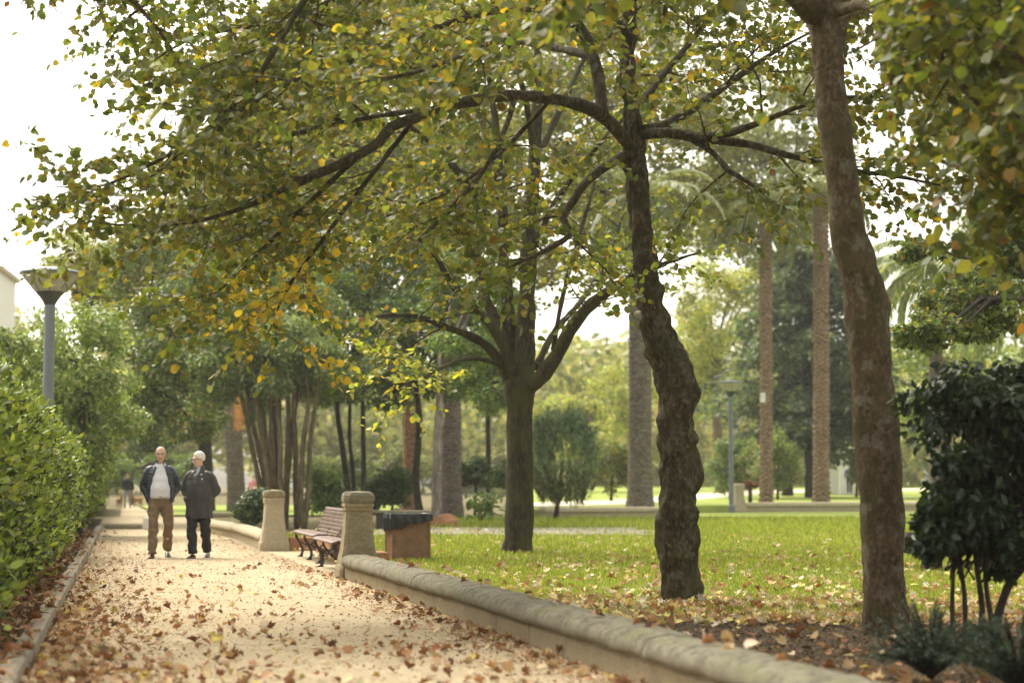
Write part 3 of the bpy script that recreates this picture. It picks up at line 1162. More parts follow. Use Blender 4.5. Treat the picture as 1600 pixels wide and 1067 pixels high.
# ------------------------------------------------------------------ street lamps
def street_lamp(x, y, z, H, label, s=1.0, rz=0.2):
    root = empty('street_lamp', (x, y, z), rz, label, 'lamp', 'grey street lamps with funnel shaped heads')
    hb = H - 0.62 * s
    mb = MB()
    mb.lathe([(0.13, 0), (0.13, 0.25), (0.095, 0.3), (0.092, 2.0), (0.088, hb)], n=18)
    mb.build('pole', M['lamp_paint'], root, smooth=False)
    mb = MB()
    mb.lathe([(0.09, 0), (0.10, .02), (0.115, .05), (0.17, .13), (0.235, .205), (0.24, .215)], (0, 0, hb - 0.01), 16)
    mb.build('funnel', M['lamp_dark'], root)
    n = 8
    for k in range(n):
        a0, a1 = 2 * math.pi * (k + 0.03) / n, 2 * math.pi * (k + .97) / n
        r0, r1 = 0.235 * s, 0.475 * s
        z0, z1 = hb + 0.205, hb + 0.50 * s
        pane = MB()
        V = []
        for rr_, zz in ((r0, z0), (r1, z1)):
            for aa in (a0, a1):
                V.append((rr_ * math.cos(aa), rr_ * math.sin(aa), zz))
        for rr_, zz in ((r0 - .012, z0), (r1 - .012, z1)):
            for aa in (a0, a1):
                V.append((rr_ * math.cos(aa), rr_ * math.sin(aa), zz))
        pane.add(V, [(0, 1, 3, 2), (4, 6, 7, 5), (0, 4, 5, 1), (2, 3, 7, 6), (0, 2, 6, 4), (1, 5, 7, 3)])
        pane.build('pane', M['frosted'], root)
        am = 2 * math.pi * k / n
        MB().tube([Vector((r0 * math.cos(am), r0 * math.sin(am), z0)), Vector((r1 * math.cos(am), r1 * math.sin(am), z1))], [.009, .009], 5).build('glazing_bar', M['lamp_paint'], root)
    mb = MB()
    mb.lathe([(0.46 * s, 0), (0.50 * s, .005), (0.505 * s, .035), (0.47 * s, .06), (0.2 * s, .115), (0.06, .13), (0.02, .135)], (0, 0, hb + 0.50 * s), 24)
    mb.build('top_cap', M['lamp_paint'], root)
    MB().lathe([(0.05, 0), (0.06, .05), (0.05, .2), (0.02, .24)], (0, 0, hb + 0.21), 10).build('bulb', M['white_paint'], root)
    return root


p = W(74, 700, 32)
street_lamp(p.x, 32, 0, 4.78, 'tall grey street lamp with dark funnel head rising out of the hedge', 1.0)
p = W(1142, 700, 72)
street_lamp(p.x, 72, 0.05, 4.95, 'slim blue grey street lamp on the lawn edge beside the small pale pillar', 1.0, 0.1)
p = W(1150, 700, 118)
street_lamp(p.x, 118, 0.5, 4.6, 'distant street lamp head just visible behind the pole of the slim blue grey lamp', 1.0, 0.3)


# ------------------------------------------------------------------ main trees
def limb(px, d0, widths):
    """limb from photo pixels with a depth per point: [(px,py,d)], widths in metres (diameter)"""
    pts = [W(a, b, c) for a, b, c in px]
    return pts, [w / 2 for w in widths]


def build_tree(name, label, base, trunk, limbs, bark, seed, kind, lsize, palette, weights, grow_kw, nparts=300, group=None,
               trunk_kw=None, hot=(), leafmat='leaf', extra_limbs=(), cat='tree', leafname='leaf', cull=None, tilt=0.75, twig_sides=3):
    root = empty(name, base, 0, label, cat, group)
    rng = np.random.default_rng(seed)
    tk = dict(step=0.06, sides=26, amp=0.05, freq=4.0, seed=seed, fine=0.012)
    tk.update(trunk_kw or {})
    mb = MB()
    mb.rings(bark_tube(trunk[0], trunk[1], **tk))
    mb.build('trunk', bark, root, origin=base, smooth=True)
    sm = []
    for (P, Rr) in limbs:
        mb = MB()
        mb.rings(bark_tube(P, Rr, step=0.10, sides=10, amp=0.05, freq=5, seed=seed + 3, fine=0.008))
        mb.build('limb', bark, root, origin=base, smooth=True)
        sm.append(spline(P, Rr, 0.15))
    for (P, Rr) in extra_limbs:
        sm.append(spline(P, Rr, 0.15))
    tubes, LP, LD = grow(sm, rng, **grow_kw)
    for (P, Rr) in extra_limbs:
        tubes.append(spline(P, Rr, 0.15))
    mb = MB()
    V, F, C = tube_arrays(tubes, twig_sides)
    mb.arrays(V, F, C)
    mb.build('twigs', bark, root, origin=base, kind='stuff')
    if cull is not None:
        k = cull(LP)
        LP, LD = LP[k], LD[k]
    n = len(LP)
    N = leaf_normals(LD, rng, tilt)
    size = lsize * rng.uniform(0.6, 1.2, n)
    # colour drifts over the crown: some sprays turn earlier
    w = np.array([0.5 + 0.5 * noise.noise(Vector((float(p[0]) * 0.7, float(p[1]) * 0.7, float(p[2]) * 0.9 + seed))) for p in LP[::1]])
    ca = pick_cols(n, palette, weights, rng=rng)
    turned = (rng.random(n) < np.clip((w - 0.55) * 1.6, 0, 0.3))
    cb = pick_cols(n, palette[2:5], [0.66, 0.31, 0.03], rng=rng)
    col = np.where(turned[:, None], cb, ca)
    for (hc_, hr_, hcol, hp) in hot:
        q_ = np.linalg.norm(LP - np.array(hc_), axis=1)
        hit = rng.random(n) < hp * np.exp(-(q_ / hr_) ** 4)
        col = np.where(hit[:, None], pick_cols(n, hcol, [1.0 / len(hcol)] * len(hcol), .18, rng), col)
    keep = np.ones(n, bool)
    if nparts:
        keep = leaf_parts(root, base, LP, LD, N, size, col, kind, M[leafmat], nparts, leafname)
    mb = MB()
    mb.arrays(*leaves(LP[keep], LD[keep], N[keep], size[keep], col[keep], kind))
    mb.build('foliage', M[leafmat], root, origin=base, kind='stuff')
    return root, n


LEAFN = {}
# --- gnarled tree in the middle of the picture
tr = [(1063, 956, 18.65), (1064, 935, 18.65), (1062, 900, 18.65), (1059, 862, 18.65), (1057, 815, 18.65), (1062, 770, 18.65), (1063, 735, 18.65), (1058, 690, 18.65), (1059, 650, 18.65),
      (1060, 610, 18.65), (1048, 570, 18.65), (1032, 535, 18.65), (1022, 495, 18.65), (1012, 440, 18.65), (1004, 370, 18.65), (995, 300, 18.65), (990, 235, 18.65), (987, 180, 18.65), (980, 100, 18.7), (984, 40, 18.75), (988, -30, 18.8), (980, -140, 18.9), (960, -260, 19)]
wd = [.40, .365, .36, .37, .40, .37, .34, .36, .33, .33, .35, .31, .26, .24, .22, .20, .20, .165, .14, .13, .12, .09, .05]
P, Rr = limb(tr, 0, wd)
P[0].z = -0.05
kn = [(W(1028, 838, 18.5), .12, .06), (W(1088, 845, 18.55), .09, .05), (W(1036, 800, 18.5), .10, .045), (W(1087, 740, 18.6), .09, .05), (W(1034, 735, 18.55), .08, .04), (W(1083, 612, 18.6), .09, .06), (W(1068, 575, 18.5), .08, .05),
      (W(1035, 655, 18.6), .07, .03), (W(1078, 690, 18.55), .07, .04), (W(1060, 790, 18.45), .09, .05), (W(1050, 640, 18.45), .08, .04), (W(1045, 700, 18.45), .06, .035), (W(1070, 760, 18.5), .07, .04), (W(1045, 770, 18.45), .06, .035), (W(1082, 800, 18.55), .06, .04), (W(1064, 905, 18.5), .05, .02), (W(1030, 560, 18.6), .06, .03), (W(1075, 640, 18.55), .05, .035)]
limbsB = [
    limb([(990, 236, 18.6), (965, 205, 18.5), (940, 180, 18.4), (905, 164, 18.2), (860, 154, 18.0), (800, 149, 17.8), (745, 157, 17.6), (695, 168, 17.5), (650, 184, 17.3), (612, 198, 17.2), (592, 222, 17.1), (550, 248, 17.0), (500, 270, 16.9), (460, 288, 16.8), (410, 312, 16.6), (350, 335, 16.5), (280, 350, 16.4), (200, 352, 16.3), (120, 345, 16.2)], 0,
         [.13, .125, .125, .12, .115, .11, .105, .10, .095, .09, .095, .085, .075, .065, .05, .04, .03, .022, .012]),
    limb([(942, 182, 18.4), (938, 150, 18.5), (930, 100, 18.6), (915, 60, 18.7), (890, 15, 18.8), (868, -40, 18.9), (830, -130, 19)], 0, [.12, .125, .12, .11, .10, .08, .04]),
    limb([(988, 238, 18.6), (950, 258, 18.3), (915, 285, 18.1), (895, 315, 18.0), (880, 342, 17.9), (892, 365, 17.85), (865, 385, 17.8), (830, 402, 17.6), (795, 418, 17.5)], 0, [.10, .09, .08, .08, .075, .07, .05, .035, .02]),
    limb([(1002, 212, 18.6), (1040, 208, 18.5), (1080, 214, 18.5), (1120, 219, 18.45), (1170, 226, 18.4), (1220, 240, 18.35), (1280, 255, 18.3), (1340, 268, 18.2), (1400, 275, 18.1), (1470, 290, 18.0)], 0, [.115, .105, .10, .09, .08, .07, .06, .05, .04, .02]),
    limb([(1000, 206, 18.6), (1040, 196, 18.7), (1080, 172, 18.9), (1120, 145, 19.2), (1170, 108, 19.6), (1230, 70, 20), (1290, 40, 20.4)], 0, [.12, .11, .09, .08, .06, .04, .02]),
    limb([(1070, 213, 18.5), (1120, 212, 18.2), (1170, 198, 17.9), (1215, 180, 17.7), (1260, 163, 17.5), (1330, 152, 17.3), (1420, 152, 17.0)], 0, [.09, .08, .07, .06, .05, .035, .02]),
    limb([(1085, 220, 18.5), (1115, 240, 18.3), (1140, 268, 18.1), (1165, 282, 18.0), (1190, 300, 17.9)], 0, [.07, .06, .05, .045, .02]),
    limb([(987, 180, 18.65), (1010, 150, 19.2), (1050, 100, 20.0), (1100, 40, 21.0), (1150, -30, 22)], 0, [.09, .08, .07, .06, .03]),
    limb([(905, 40, 18.7), (850, 20, 18.2), (760, 20, 17.6), (640, 60, 17.2), (540, 100, 16.9), (450, 130, 16.7), (380, 170, 16.5), (310, 215, 16.3), (240, 255, 16.2), (160, 290, 16.1), (80, 292, 16.0)], 0, [.10, .085, .07, .06, .055, .05, .045, .04, .03, .02, .012]),
    limb([(880, -10, 18.8), (780, -50, 18.2), (640, -60, 17.8), (500, -20, 17.3), (440, 60, 17.1), (390, 140, 17), (320, 205, 16.9), (260, 260, 16.8), (190, 300, 16.7)], 0, [.10, .09, .08, .06, .05, .045, .04, .03, .015]),
    limb([(860, -50, 19), (700, -110, 19), (520, -110, 18.6), (400, -60, 18.2), (300, -30, 18), (210, 20, 17.8), (165, 70, 17.6)], 0, [.11, .09, .07, .05, .04, .025, .012]),
    limb([(805, 152, 17.8), (790, 200, 17.7), (760, 260, 17.5), (720, 310, 17.4), (680, 350, 17.3), (655, 375, 17.2)], 0, [.05, .05, .045, .045, .05, .02]),
    limb([(860, 156, 18.0), (820, 200, 18.4), (770, 250, 18.8), (700, 300, 19.2), (600, 340, 19.6), (500, 380, 20)], 0, [.05, .045, .04, .035, .03, .015]),
    limb([(560, 245, 17.0), (500, 300, 17.2), (430, 370, 17.4), (370, 430, 17.5), (330, 460, 17.5), (270, 470, 17.5)], 0, [.05, .045, .04, .03, .02, .01]),
    limb([(700, 168, 17.6), (600, 180, 18.2), (500, 200, 18.8), (420, 220, 19.3), (340, 240, 19.7), (280, 262, 20)], 0, [.06, .05, .045, .04, .03, .012]),
    limb([(650, 184, 17.3), (560, 300, 17.4), (500, 380, 17.5), (450, 450, 17.6), (420, 520, 17.6)], 0, [.045, .04, .035, .025, .012]),
    limb([(700, -80, 18), (600, -40, 18.4), (500, 10, 18.8), (400, 40, 19.1), (300, 60, 19.4), (220, 110, 19.6)], 0, [.08, .07, .055, .045, .03, .012]),
    limb([(930, 90, 18.6), (840, 70, 19.6), (740, 60, 20.6), (630, 80, 21.5), (520, 120, 22.2), (420, 160, 22.6)], 0, [.09, .08, .065, .05, .035, .012]),
    limb([(990, 60, 18.75), (940, 20, 17.6), (860, 30, 16.4), (760, 70, 15.4), (660, 110, 14.8), (560, 130, 14.4)], 0, [.07, .06, .05, .045, .03, .015]),
]
root_B, nB = build_tree('gnarled_tree', 'lumpy twisted dark tree behind the mossy wall, its long boughs reaching over the path',
                        (P[0].x, P[0].y, 0), (P, Rr), limbsB, M['bark_gnarly'], 11, 'round', 0.074, AUTUMN, [.32, .35, .22, .02, .005, .085],
                        dict(spacing=0.17, L1=1.7, sub=0.15, L2=0.6, leaf_gap=0.042, start=0.25, droop=0.045, rise=0.16, starts={0: .62, 1: .3, 2: .55, 3: .45, 4: .4, 5: .4}), 300,
                        trunk_kw=dict(step=0.035, sides=40, amp=0.04, freq=5.0, knobs=kn, fine=0.055),
                        hot=[(W(480, 510, 17.5), .75, [(.50, .36, .04), (.42, .36, .05)], .6), (W(400, 460, 17.4), .5, [(.50, .36, .04), (.42, .36, .05)], .5), (W(980, 230, 18.4), .5, [(.26, .27, .05)], .5)])
LEAFN['B'] = nB

# --- mossy tree on the lawn
tr = [(810, 874, 31.5), (809, 862, 31.5), (810, 840, 31.5), (811, 780, 31.5), (812, 700, 31.5), (813, 640, 31.5), (814, 600, 31.5), (820, 560, 31.5), (823, 500, 31.5), (824, 440, 31.5), (828, 350, 31.6), (836, 240, 31.8), (840, 100, 32), (836, -80, 32.3)]
wd = [.62, .53, .48, .44, .42, .43, .52, .32, .30, .28, .25, .2, .14, .05]
P, Rr = limb(tr, 0, wd)
P[0].z = -0.05
limbsA = [
    limb([(802, 612, 31.5), (784, 570, 31.4), (765, 545, 31.3), (738, 526, 31.0), (700, 512, 30.6), (655, 495, 30.1), (610, 492, 29.6), (560, 500, 29.2)], 0, [.22, .18, .15, .13, .11, .09, .06, .02]),
    limb([(806, 600, 31.4), (790, 550, 31.2), (768, 510, 31.0), (740, 480, 30.8), (710, 450, 30.4), (680, 400, 30), (640, 350, 29.5)], 0, [.2, .17, .15, .13, .11, .08, .03]),
    limb([(804, 590, 31.5), (792, 540, 31.6), (775, 500, 31.8), (757, 460, 32), (745, 400, 32.3), (730, 320, 32.7), (700, 230, 33), (670, 120, 33.5)], 0, [.24, .2, .18, .16, .15, .13, .1, .04]),
    limb([(810, 590, 31.6), (798, 520, 31.8), (791, 450, 32), (787, 380, 32.2), (784, 280, 32.5), (770, 160, 32.9), (750, 20, 33.3)], 0, [.25, .22, .21, .19, .16, .11, .05]),
    limb([(822, 606, 31.4), (845, 590, 31.2), (868, 558, 31.0), (890, 518, 30.8), (918, 482, 30.6), (950, 456, 30.3), (985, 434, 30), (1030, 415, 29.6), (1090, 395, 29.2)], 0, [.26, .25, .235, .22, .21, .17, .12, .08, .03]),
    limb([(838, 575, 31.6), (865, 520, 32.2), (900, 480, 33), (930, 440, 34), (960, 380, 35), (980, 300, 36)], 0, [.13, .11, .1, .09, .07, .03]),
    limb([(864, 548, 31), (872, 500, 31), (885, 440, 31.3), (905, 370, 31.8), (930, 280, 32.4), (950, 180, 33)], 0, [.09, .08, .08, .07, .05, .02]),
    limb([(784, 570, 31.4), (740, 560, 30.5), (700, 570, 29.6), (660, 590, 28.8), (620, 600, 28.2), (575, 590, 27.8)], 0, [.08, .07, .06, .05, .03, .012]),
    limb([(826, 400, 31.6), (860, 330, 31), (900, 270, 30), (960, 200, 29), (1020, 140, 28.5)], 0, [.12, .11, .09, .06, .02]),
    limb([(788, 400, 32.2), (740, 300, 31.5), (680, 230, 30.6), (600, 170, 29.8), (520, 130, 29)], 0, [.12, .11, .09, .06, .02]),
    limb([(786, 340, 32.2), (760, 220, 33.5), (730, 120, 35), (690, 40, 36.5)], 0, [.12, .10, .08, .03]),
    limb([(836, 260, 31.8), (880, 160, 32.5), (930, 60, 33.5), (990, -30, 34.5)], 0, [.13, .11, .09, .03]),
    limb([(836, 260, 31.8), (820, 150, 30.2), (790, 60, 28.8), (760, -20, 27.5)], 0, [.12, .10, .08, .03]),
    limb([(745, 400, 32.3), (690, 350, 32.5), (620, 310, 33), (550, 300, 33.5), (480, 310, 34)], 0, [.1, .09, .07, .05, .02]),
    limb([(735, 340, 32.6), (680, 290, 34), (600, 240, 35), (500, 220, 36)], 0, [.1, .08, .06, .02]),
]
root_A, nA = build_tree('forked_tree', 'straight mossy tree on the lawn whose trunk forks low into a fan of limbs', (P[0].x, P[0].y, 0), (P, Rr), limbsA, M['bark_moss'], 23,
                        'round', 0.092, AUTUMN, [.34, .34, .2, .04, .01, .07],
                        dict(spacing=0.25, L1=1.9, sub=0.20, L2=0.75, leaf_gap=0.062, start=0.36, droop=0.03, rise=.08, starts={0: .5, 1: .4, 4: .42, 7: .55}), 200,
                        trunk_kw=dict(step=0.09, sides=24, amp=0.05, freq=3.2, fine=0.015, knobs=[(W(800, 596, 31.3), .12, .05), (W(826, 604, 31.3), .12, .05)]),
                        hot=[(W(645, 600, 28.4), 1.1, [(.34, .38, .06), (.46, .42, .07)], .8), (W(1040, 420, 29.6), 1.6, [(.25, .29, .06)], .6)])  # first patch: light on the hanging spray is put into its leaf colour
LEAFN['A'] = nA

# --- smooth brown tree at the right
tr = [(1388, 1003, 15.4), (1386, 975, 15.4), (1383, 930, 15.4), (1378, 850, 15.4), (1374, 760, 15.4), (1372, 700, 15.4), (1366, 620, 15.4), (1358, 540, 15.4), (1351, 480, 15.4), (1341, 420, 15.4), (1326, 360, 15.4), (1316, 290, 15.4), (1307, 220, 15.4), (1299, 150, 15.4), (1293, 90, 15.4), (1292, 40, 15.4), (1290, 5, 15.4), (1288, -30, 15.4)]
wd = [.46, .36, .345, .34, .355, .355, .335, .34, .345, .31, .285, .26, .25, .245, .265, .32, .40, .36]
P, Rr = limb(tr, 0, wd)
P[0].z = -0.05
limbsC = [
    limb([(1272, 20, 15.3), (1235, -15, 15.0), (1190, -50, 14.4), (1120, -80, 13.4), (1020, -95, 12.0), (930, -90, 10.8)], 0, [.22, .18, .15, .11, .07, .03]),
    limb([(1285, 0, 15.4), (1262, -70, 15.6), (1240, -170, 16), (1200, -300, 16.6)], 0, [.26, .2, .14, .04]),
    limb([(1312, 0, 15.4), (1345, -60, 15.2), (1390, -130, 15), (1450, -220, 14.8)], 0, [.25, .2, .14, .04]),
    limb([(1310, 20, 15.3), (1345, 8, 14.8), (1385, 25, 14.2), (1430, 50, 13.5), (1490, 62, 12.8), (1560, 75, 12.2), (1640, 120, 11.6)], 0, [.12, .08, .065, .055, .05, .04, .015]),
    limb([(1340, -60, 15.2), (1420, -70, 14), (1520, -60, 12.8), (1600, -20, 11.8), (1680, 60, 11)], 0, [.14, .11, .08, .05, .02]),
    limb([(1345, -70, 15.2), (1400, -60, 16), (1470, -10, 17), (1540, 70, 17.8), (1600, 150, 18.2), (1650, 220, 18.4)], 0, [.12, .1, .08, .06, .04, .015]),
    limb([(1400, -80, 14.2), (1480, -20, 13.4), (1540, 60, 12.8), (1580, 150, 12.4), (1600, 230, 12.2)], 0, [.08, .06, .05, .035, .012]),
    limb([(1250, -120, 15.8), (1190, -150, 17), (1120, -120, 18.5), (1050, -60, 20), (1000, 0, 21)], 0, [.1, .08, .06, .04, .015]),
    limb([(1390, -130, 15), (1450, -80, 16.5), (1500, 0, 17.6), (1530, 100, 18.4), (1545, 200, 19)], 0, [.1, .08, .06, .04, .015]),
    limb([(1450, 60, 13.3), (1500, 130, 13.0), (1560, 200, 12.8), (1610, 270, 12.6), (1640, 330, 12.4)], 0, [.05, .045, .04, .03, .012]),
]
root_C, nC = build_tree('smooth_tree', 'smooth brown trunked tree with pale lichen, beside the dark leafy shrub', (P[0].x, P[0].y, 0), (P, Rr), limbsC, M['bark_smooth'], 37,
                        'round', 0.088, AUTUMN, [.42, .30, .16, .03, .03, .06],
                        dict(spacing=0.15, L1=1.5, sub=0.15, L2=0.6, leaf_gap=0.045, start=0.22, droop=0.06, rise=.06, starts={0: .5, 1: .5, 2: .4, 3: .22}), 300,
                        cull=lambda q: ~((np.hypot(q[:, 0] - 2.55, q[:, 1] - 15.2) < 1.15) & (q[:, 2] < 5.7)) & ~((np.abs(q[:, 0] / q[:, 1] - .166) < .028) & (q[:, 1] < 15.6)), trunk_kw=dict(step=0.05, sides=30, amp=0.035, freq=3.0, fine=0.018, knobs=[(W(1384, 475, 15.4), .10, .05), (W(1386, 440, 15.35), .07, .03), (W(1372, 640, 15.2), .08, .02), (W(1325, 15, 15.4), .09, .05)]))
LEAFN['C'] = nC


# --- maple behind the hedge whose lobed leaves hang in at the upper left
P = [Vector(v) for v in ((-7.0, 14.5, -.05), (-6.95, 14.5, 1.2), (-6.8, 14.6, 2.6), (-6.7, 14.6, 3.7), (-6.6, 14.7, 5.2), (-6.4, 14.8, 7.2))]
limbsM = [
    ([Vector((-6.7, 14.6, 3.4)), Vector((-6.0, 15.2, 4.8)), W(-60, -90, 16.2), W(80, -70, 16.5), W(180, -20, 16.8), W(250, 50, 17), W(290, 120, 17.2)], [.07, .055, .045, .035, .025, .016, .006]),
    ([Vector((-6.6, 14.7, 5.0)), W(-60, -160, 17), W(120, -130, 17.4), W(260, -70, 17.6), W(330, 0, 17.8), W(370, 60, 17.8)], [.06, .045, .035, .025, .016, .006]),
    ([W(80, -70, 16.5), W(60, -30, 16.2), W(30, 10, 16)], [.02, .012, .005]),
    ([Vector((-6.7, 14.6, 3.6)), Vector((-6.0, 13.0, 4.9)), Vector((-5.2, 11.2, 5.4)), Vector((-4.4, 9.2, 5.6))], [.07, .05, .035, .01]),
    ([Vector((-6.7, 14.6, 3.7)), Vector((-7.2, 16.5, 5.2)), Vector((-7.6, 18.6, 5.9)), Vector((-8.0, 20.5, 6.2))], [.07, .05, .035, .01]),
    ([Vector((-6.6, 14.7, 4.6)), Vector((-5.6, 13.2, 6.2)), Vector((-4.2, 12.0, 6.9)), Vector((-2.8, 10.8, 7.0))], [.06, .045, .03, .01]),
    ([Vector((-6.6, 14.7, 4.2)), Vector((-7.8, 13.5, 5.4)), Vector((-8.8, 12.4, 6.0))], [.06, .04, .01]),
    ([Vector((-6.4, 14.8, 6.8)), Vector((-5.2, 15.4, 7.6)), Vector((-3.6, 16.2, 8.0))], [.05, .035, .01]),
]


def maple_cull(q):
    px, py, f = project(q)
    inside = (px > -15) & (px < 1600)
    keep = ~inside | (py < 28 + 26 * np.sin(px * .05)) | ((px > 125 + .15 * py) & (px < 330) & (py < 175) & (np.sin(px * .045 + 1) + np.sin(py * .06 + px * .02) > -.5))
    return keep


root_M, nM = build_tree('maple_tree', 'maple behind the hedge whose lobed green leaves hang into the top corner of the sky', (-7.0, 14.5, 0), (P, [.2, .17, .15, .15, .10, .05]), limbsM, M['bark_smooth'], 53,
                        'maple', 0.10, [(0.10, 0.135, 0.02), (0.14, 0.17, 0.03), (0.20, 0.20, 0.035), (0.30, 0.23, 0.04), (0.22, 0.12, 0.04)], [.4, .35, .17, .05, .03],
                        dict(spacing=0.17, L1=1.4, sub=0.16, L2=0.55, leaf_gap=0.055, start=0.3, droop=0.06), 120, cull=maple_cull)


# ------------------------------------------------------------------ background trees and shrubs
def blob_crown(rng, blobs, n, size, palette, weights, kind='diamond', jit=0.25, up=0.35, blobtint=0.25, fill=0.4):
    """leaves on the shells of many small lumps; blobs: (cx, cy, cz, rx, ry, rz)"""
    B = np.array(blobs, dtype=np.float64)
    area = (B[:, 3] * B[:, 5] + B[:, 4] * B[:, 5])
    k = rng.choice(len(B), n, p=area / area.sum())
    u = norm(rng.normal(0, 1, (n, 3)))
    rad = np.where(rng.random(n) < fill, rng.random(n) ** 0.5, rng.normal(1.0, 0.2, n))[:, None]
    pos = B[k, :3] + u * B[k, 3:6] * rad
    N = norm(u * 0.7 + np.array([0, 0, up]) + rng.normal(0, 0.55, (n, 3)))
    D = norm(np.cross(N, rng.normal(0, 1, (n, 3))) + np.array([0, 0, -0.25]))
    col = pick_cols(n, palette, weights, jit, rng)
    bt = 1 + blobtint * (rng.random((len(B), 1)) * 2 - 1)
    col = np.clip(col * bt[k], 0, 1)
    sz = size * rng.uniform(0.6, 1.25, n)
    return leaves(pos, D, N, sz, col, kind)


def lumps(rng, c, r, n, s=0.34, flat=0.8, hollow=0.5):
    """n lumps inside an ellipsoid c, r"""
    out = []
    for i in range(n):
        u = rng.normal(0, 1, 3)
        u /= np.linalg.norm(u)
        q = hollow + (1 - hollow) * rng.random()
        ss = s * rng.uniform(0.6, 1.3)
        out.append((c[0] + u[0] * r[0] * q, c[1] + u[1] * r[1] * q, c[2] + u[2] * r[2] * q, ss * r[0], ss * r[1], ss * r[2] * flat))
    return out


def bush_tree(name, label, cat, base, stems, crowns, nl, lsize, palette, weights, bark='bark_dark', group=None, seed=0, kind='diamond', mat='leaf_far', nb=26, s=0.3, stem_sides=7, up=0.35, hollow=0.5, sticks=16, tintv=0.25):
    """stems: list of (pts, radii); crowns: list of (centre, radii)"""
    rng = np.random.default_rng(seed + 100)
    root = empty(name, base, 0, label, cat, group)
    top = []
    for (P, Rr) in stems:
        mb = MB()
        mb.rings(bark_tube(P, Rr, step=0.25, sides=stem_sides, amp=0.04, freq=3, seed=seed, fine=0.012))
        mb.build('trunk' if len(stems) == 1 else 'stem', M[bark], root, origin=base, smooth=True)
        top.append((Vector(P[-1]), Rr[-1]))
    blobs = []
    for c, r in crowns:
        blobs += lumps(rng, c, r, nb, s, hollow=hollow)
    # boughs from the stem tops into the lumps
    tubes = []
    for i in range(min(sticks, len(blobs))):
        b = blobs[int(rng.integers(len(blobs)))]
        q = Vector(b[:3])
        t, r0 = min(top, key=lambda w: (w[0] - q).length) if top else (Vector(base), 0.03)
        m_ = t.lerp(q, 0.5) + Vector((0, 0, 0.12 * (q - t).length))
        tubes.append(([t, m_, q], [r0 * 0.7 + 0.005, r0 * 0.4 + 0.004, 0.006]))
    if tubes:
        mb = MB()
        mb.arrays(*tube_arrays(tubes, 4))
        mb.build('boughs', M[bark], root, origin=base, kind='stuff')
    mb = MB()
    mb.arrays(*blob_crown(rng, blobs, nl, lsize, palette, weights, kind, up=up, blobtint=tintv))
    mb.build('crown', M[mat], root, origin=base, kind='stuff')
    return root


G_DARK = [(0.053, 0.09, 0.033), (0.083, 0.128, 0.045), (0.135, 0.18, 0.075)]
G_MID = [(0.096, 0.16, 0.04), (0.16, 0.232, 0.064), (0.272, 0.32, 0.12)]
G_LIGHT = [(0.149, 0.23, 0.047), (0.257, 0.338, 0.081), (0.405, 0.446, 0.162)]
G_YEL = [(0.20, 0.26, 0.05), (0.33, 0.36, 0.08), (0.45, 0.42, 0.12)]
G_OLIVE = [(0.12, 0.15, 0.045), (0.225, 0.24, 0.075), (0.375, 0.315, 0.09)]
G_BLUE = [(0.108, 0.162, 0.108), (0.18, 0.24, 0.156), (0.24, 0.3, 0.18)]


def cw(px, py, d, rx, rz, ry=None):
    """crown ellipsoid from a photo position; radii in photo pixels"""
    p = W(px, py, d)
    k = d / FPX
    return ((p.x, p.y, p.z), (rx * k, (ry if ry else rx) * k, rz * k))


def stem_px(pts, d, ws, z0=None):
    P = [W(a, b, d) for a, b in pts]
    if z0 is not None:
        P[0].z = z0
    return P, [w * d / FPX / 2 for w in ws]


def gbase(px, d):
    p = W(px, 752, d)
    return (p.x, d, base_z(p.x, d))


# glossy light green small trees behind the hedge
for i, (px, d, cz, rx, rz, pal, lab) in enumerate([
    (-15, 40, 575, 75, 65, G_LIGHT, 'light green leafy tree behind the hedge below the white building at the picture edge'),
    (125, 42, 570, 90, 100, G_LIGHT, 'glossy light green round tree directly behind the grey lamp pole'),
    (95, 52, 640, 70, 75, G_MID, 'mid green tree low behind the hedge, farther along than the lamp'),
]):
    b = gbase(px, d)
    bush_tree('leafy_tree', lab, 'tree', b, [stem_px([(px, 760), (px + 3, cz + 60), (px, cz)], d, [14, 10, 6], b[2])], [cw(px, cz, d, rx, rz), cw(px + 20, cz + 70, d + 1, rx * 0.9, rz * 0.8), cw(px - 10, cz + (130 if d < 50 else 60), d + .5, rx * 0.8, rz * 0.7)], 20000, 0.12, pal, [.35, .4, .25], seed=300 + i, mat='leaf_dark', nb=34, s=0.26, kind='oval', group='trees behind the hedge')

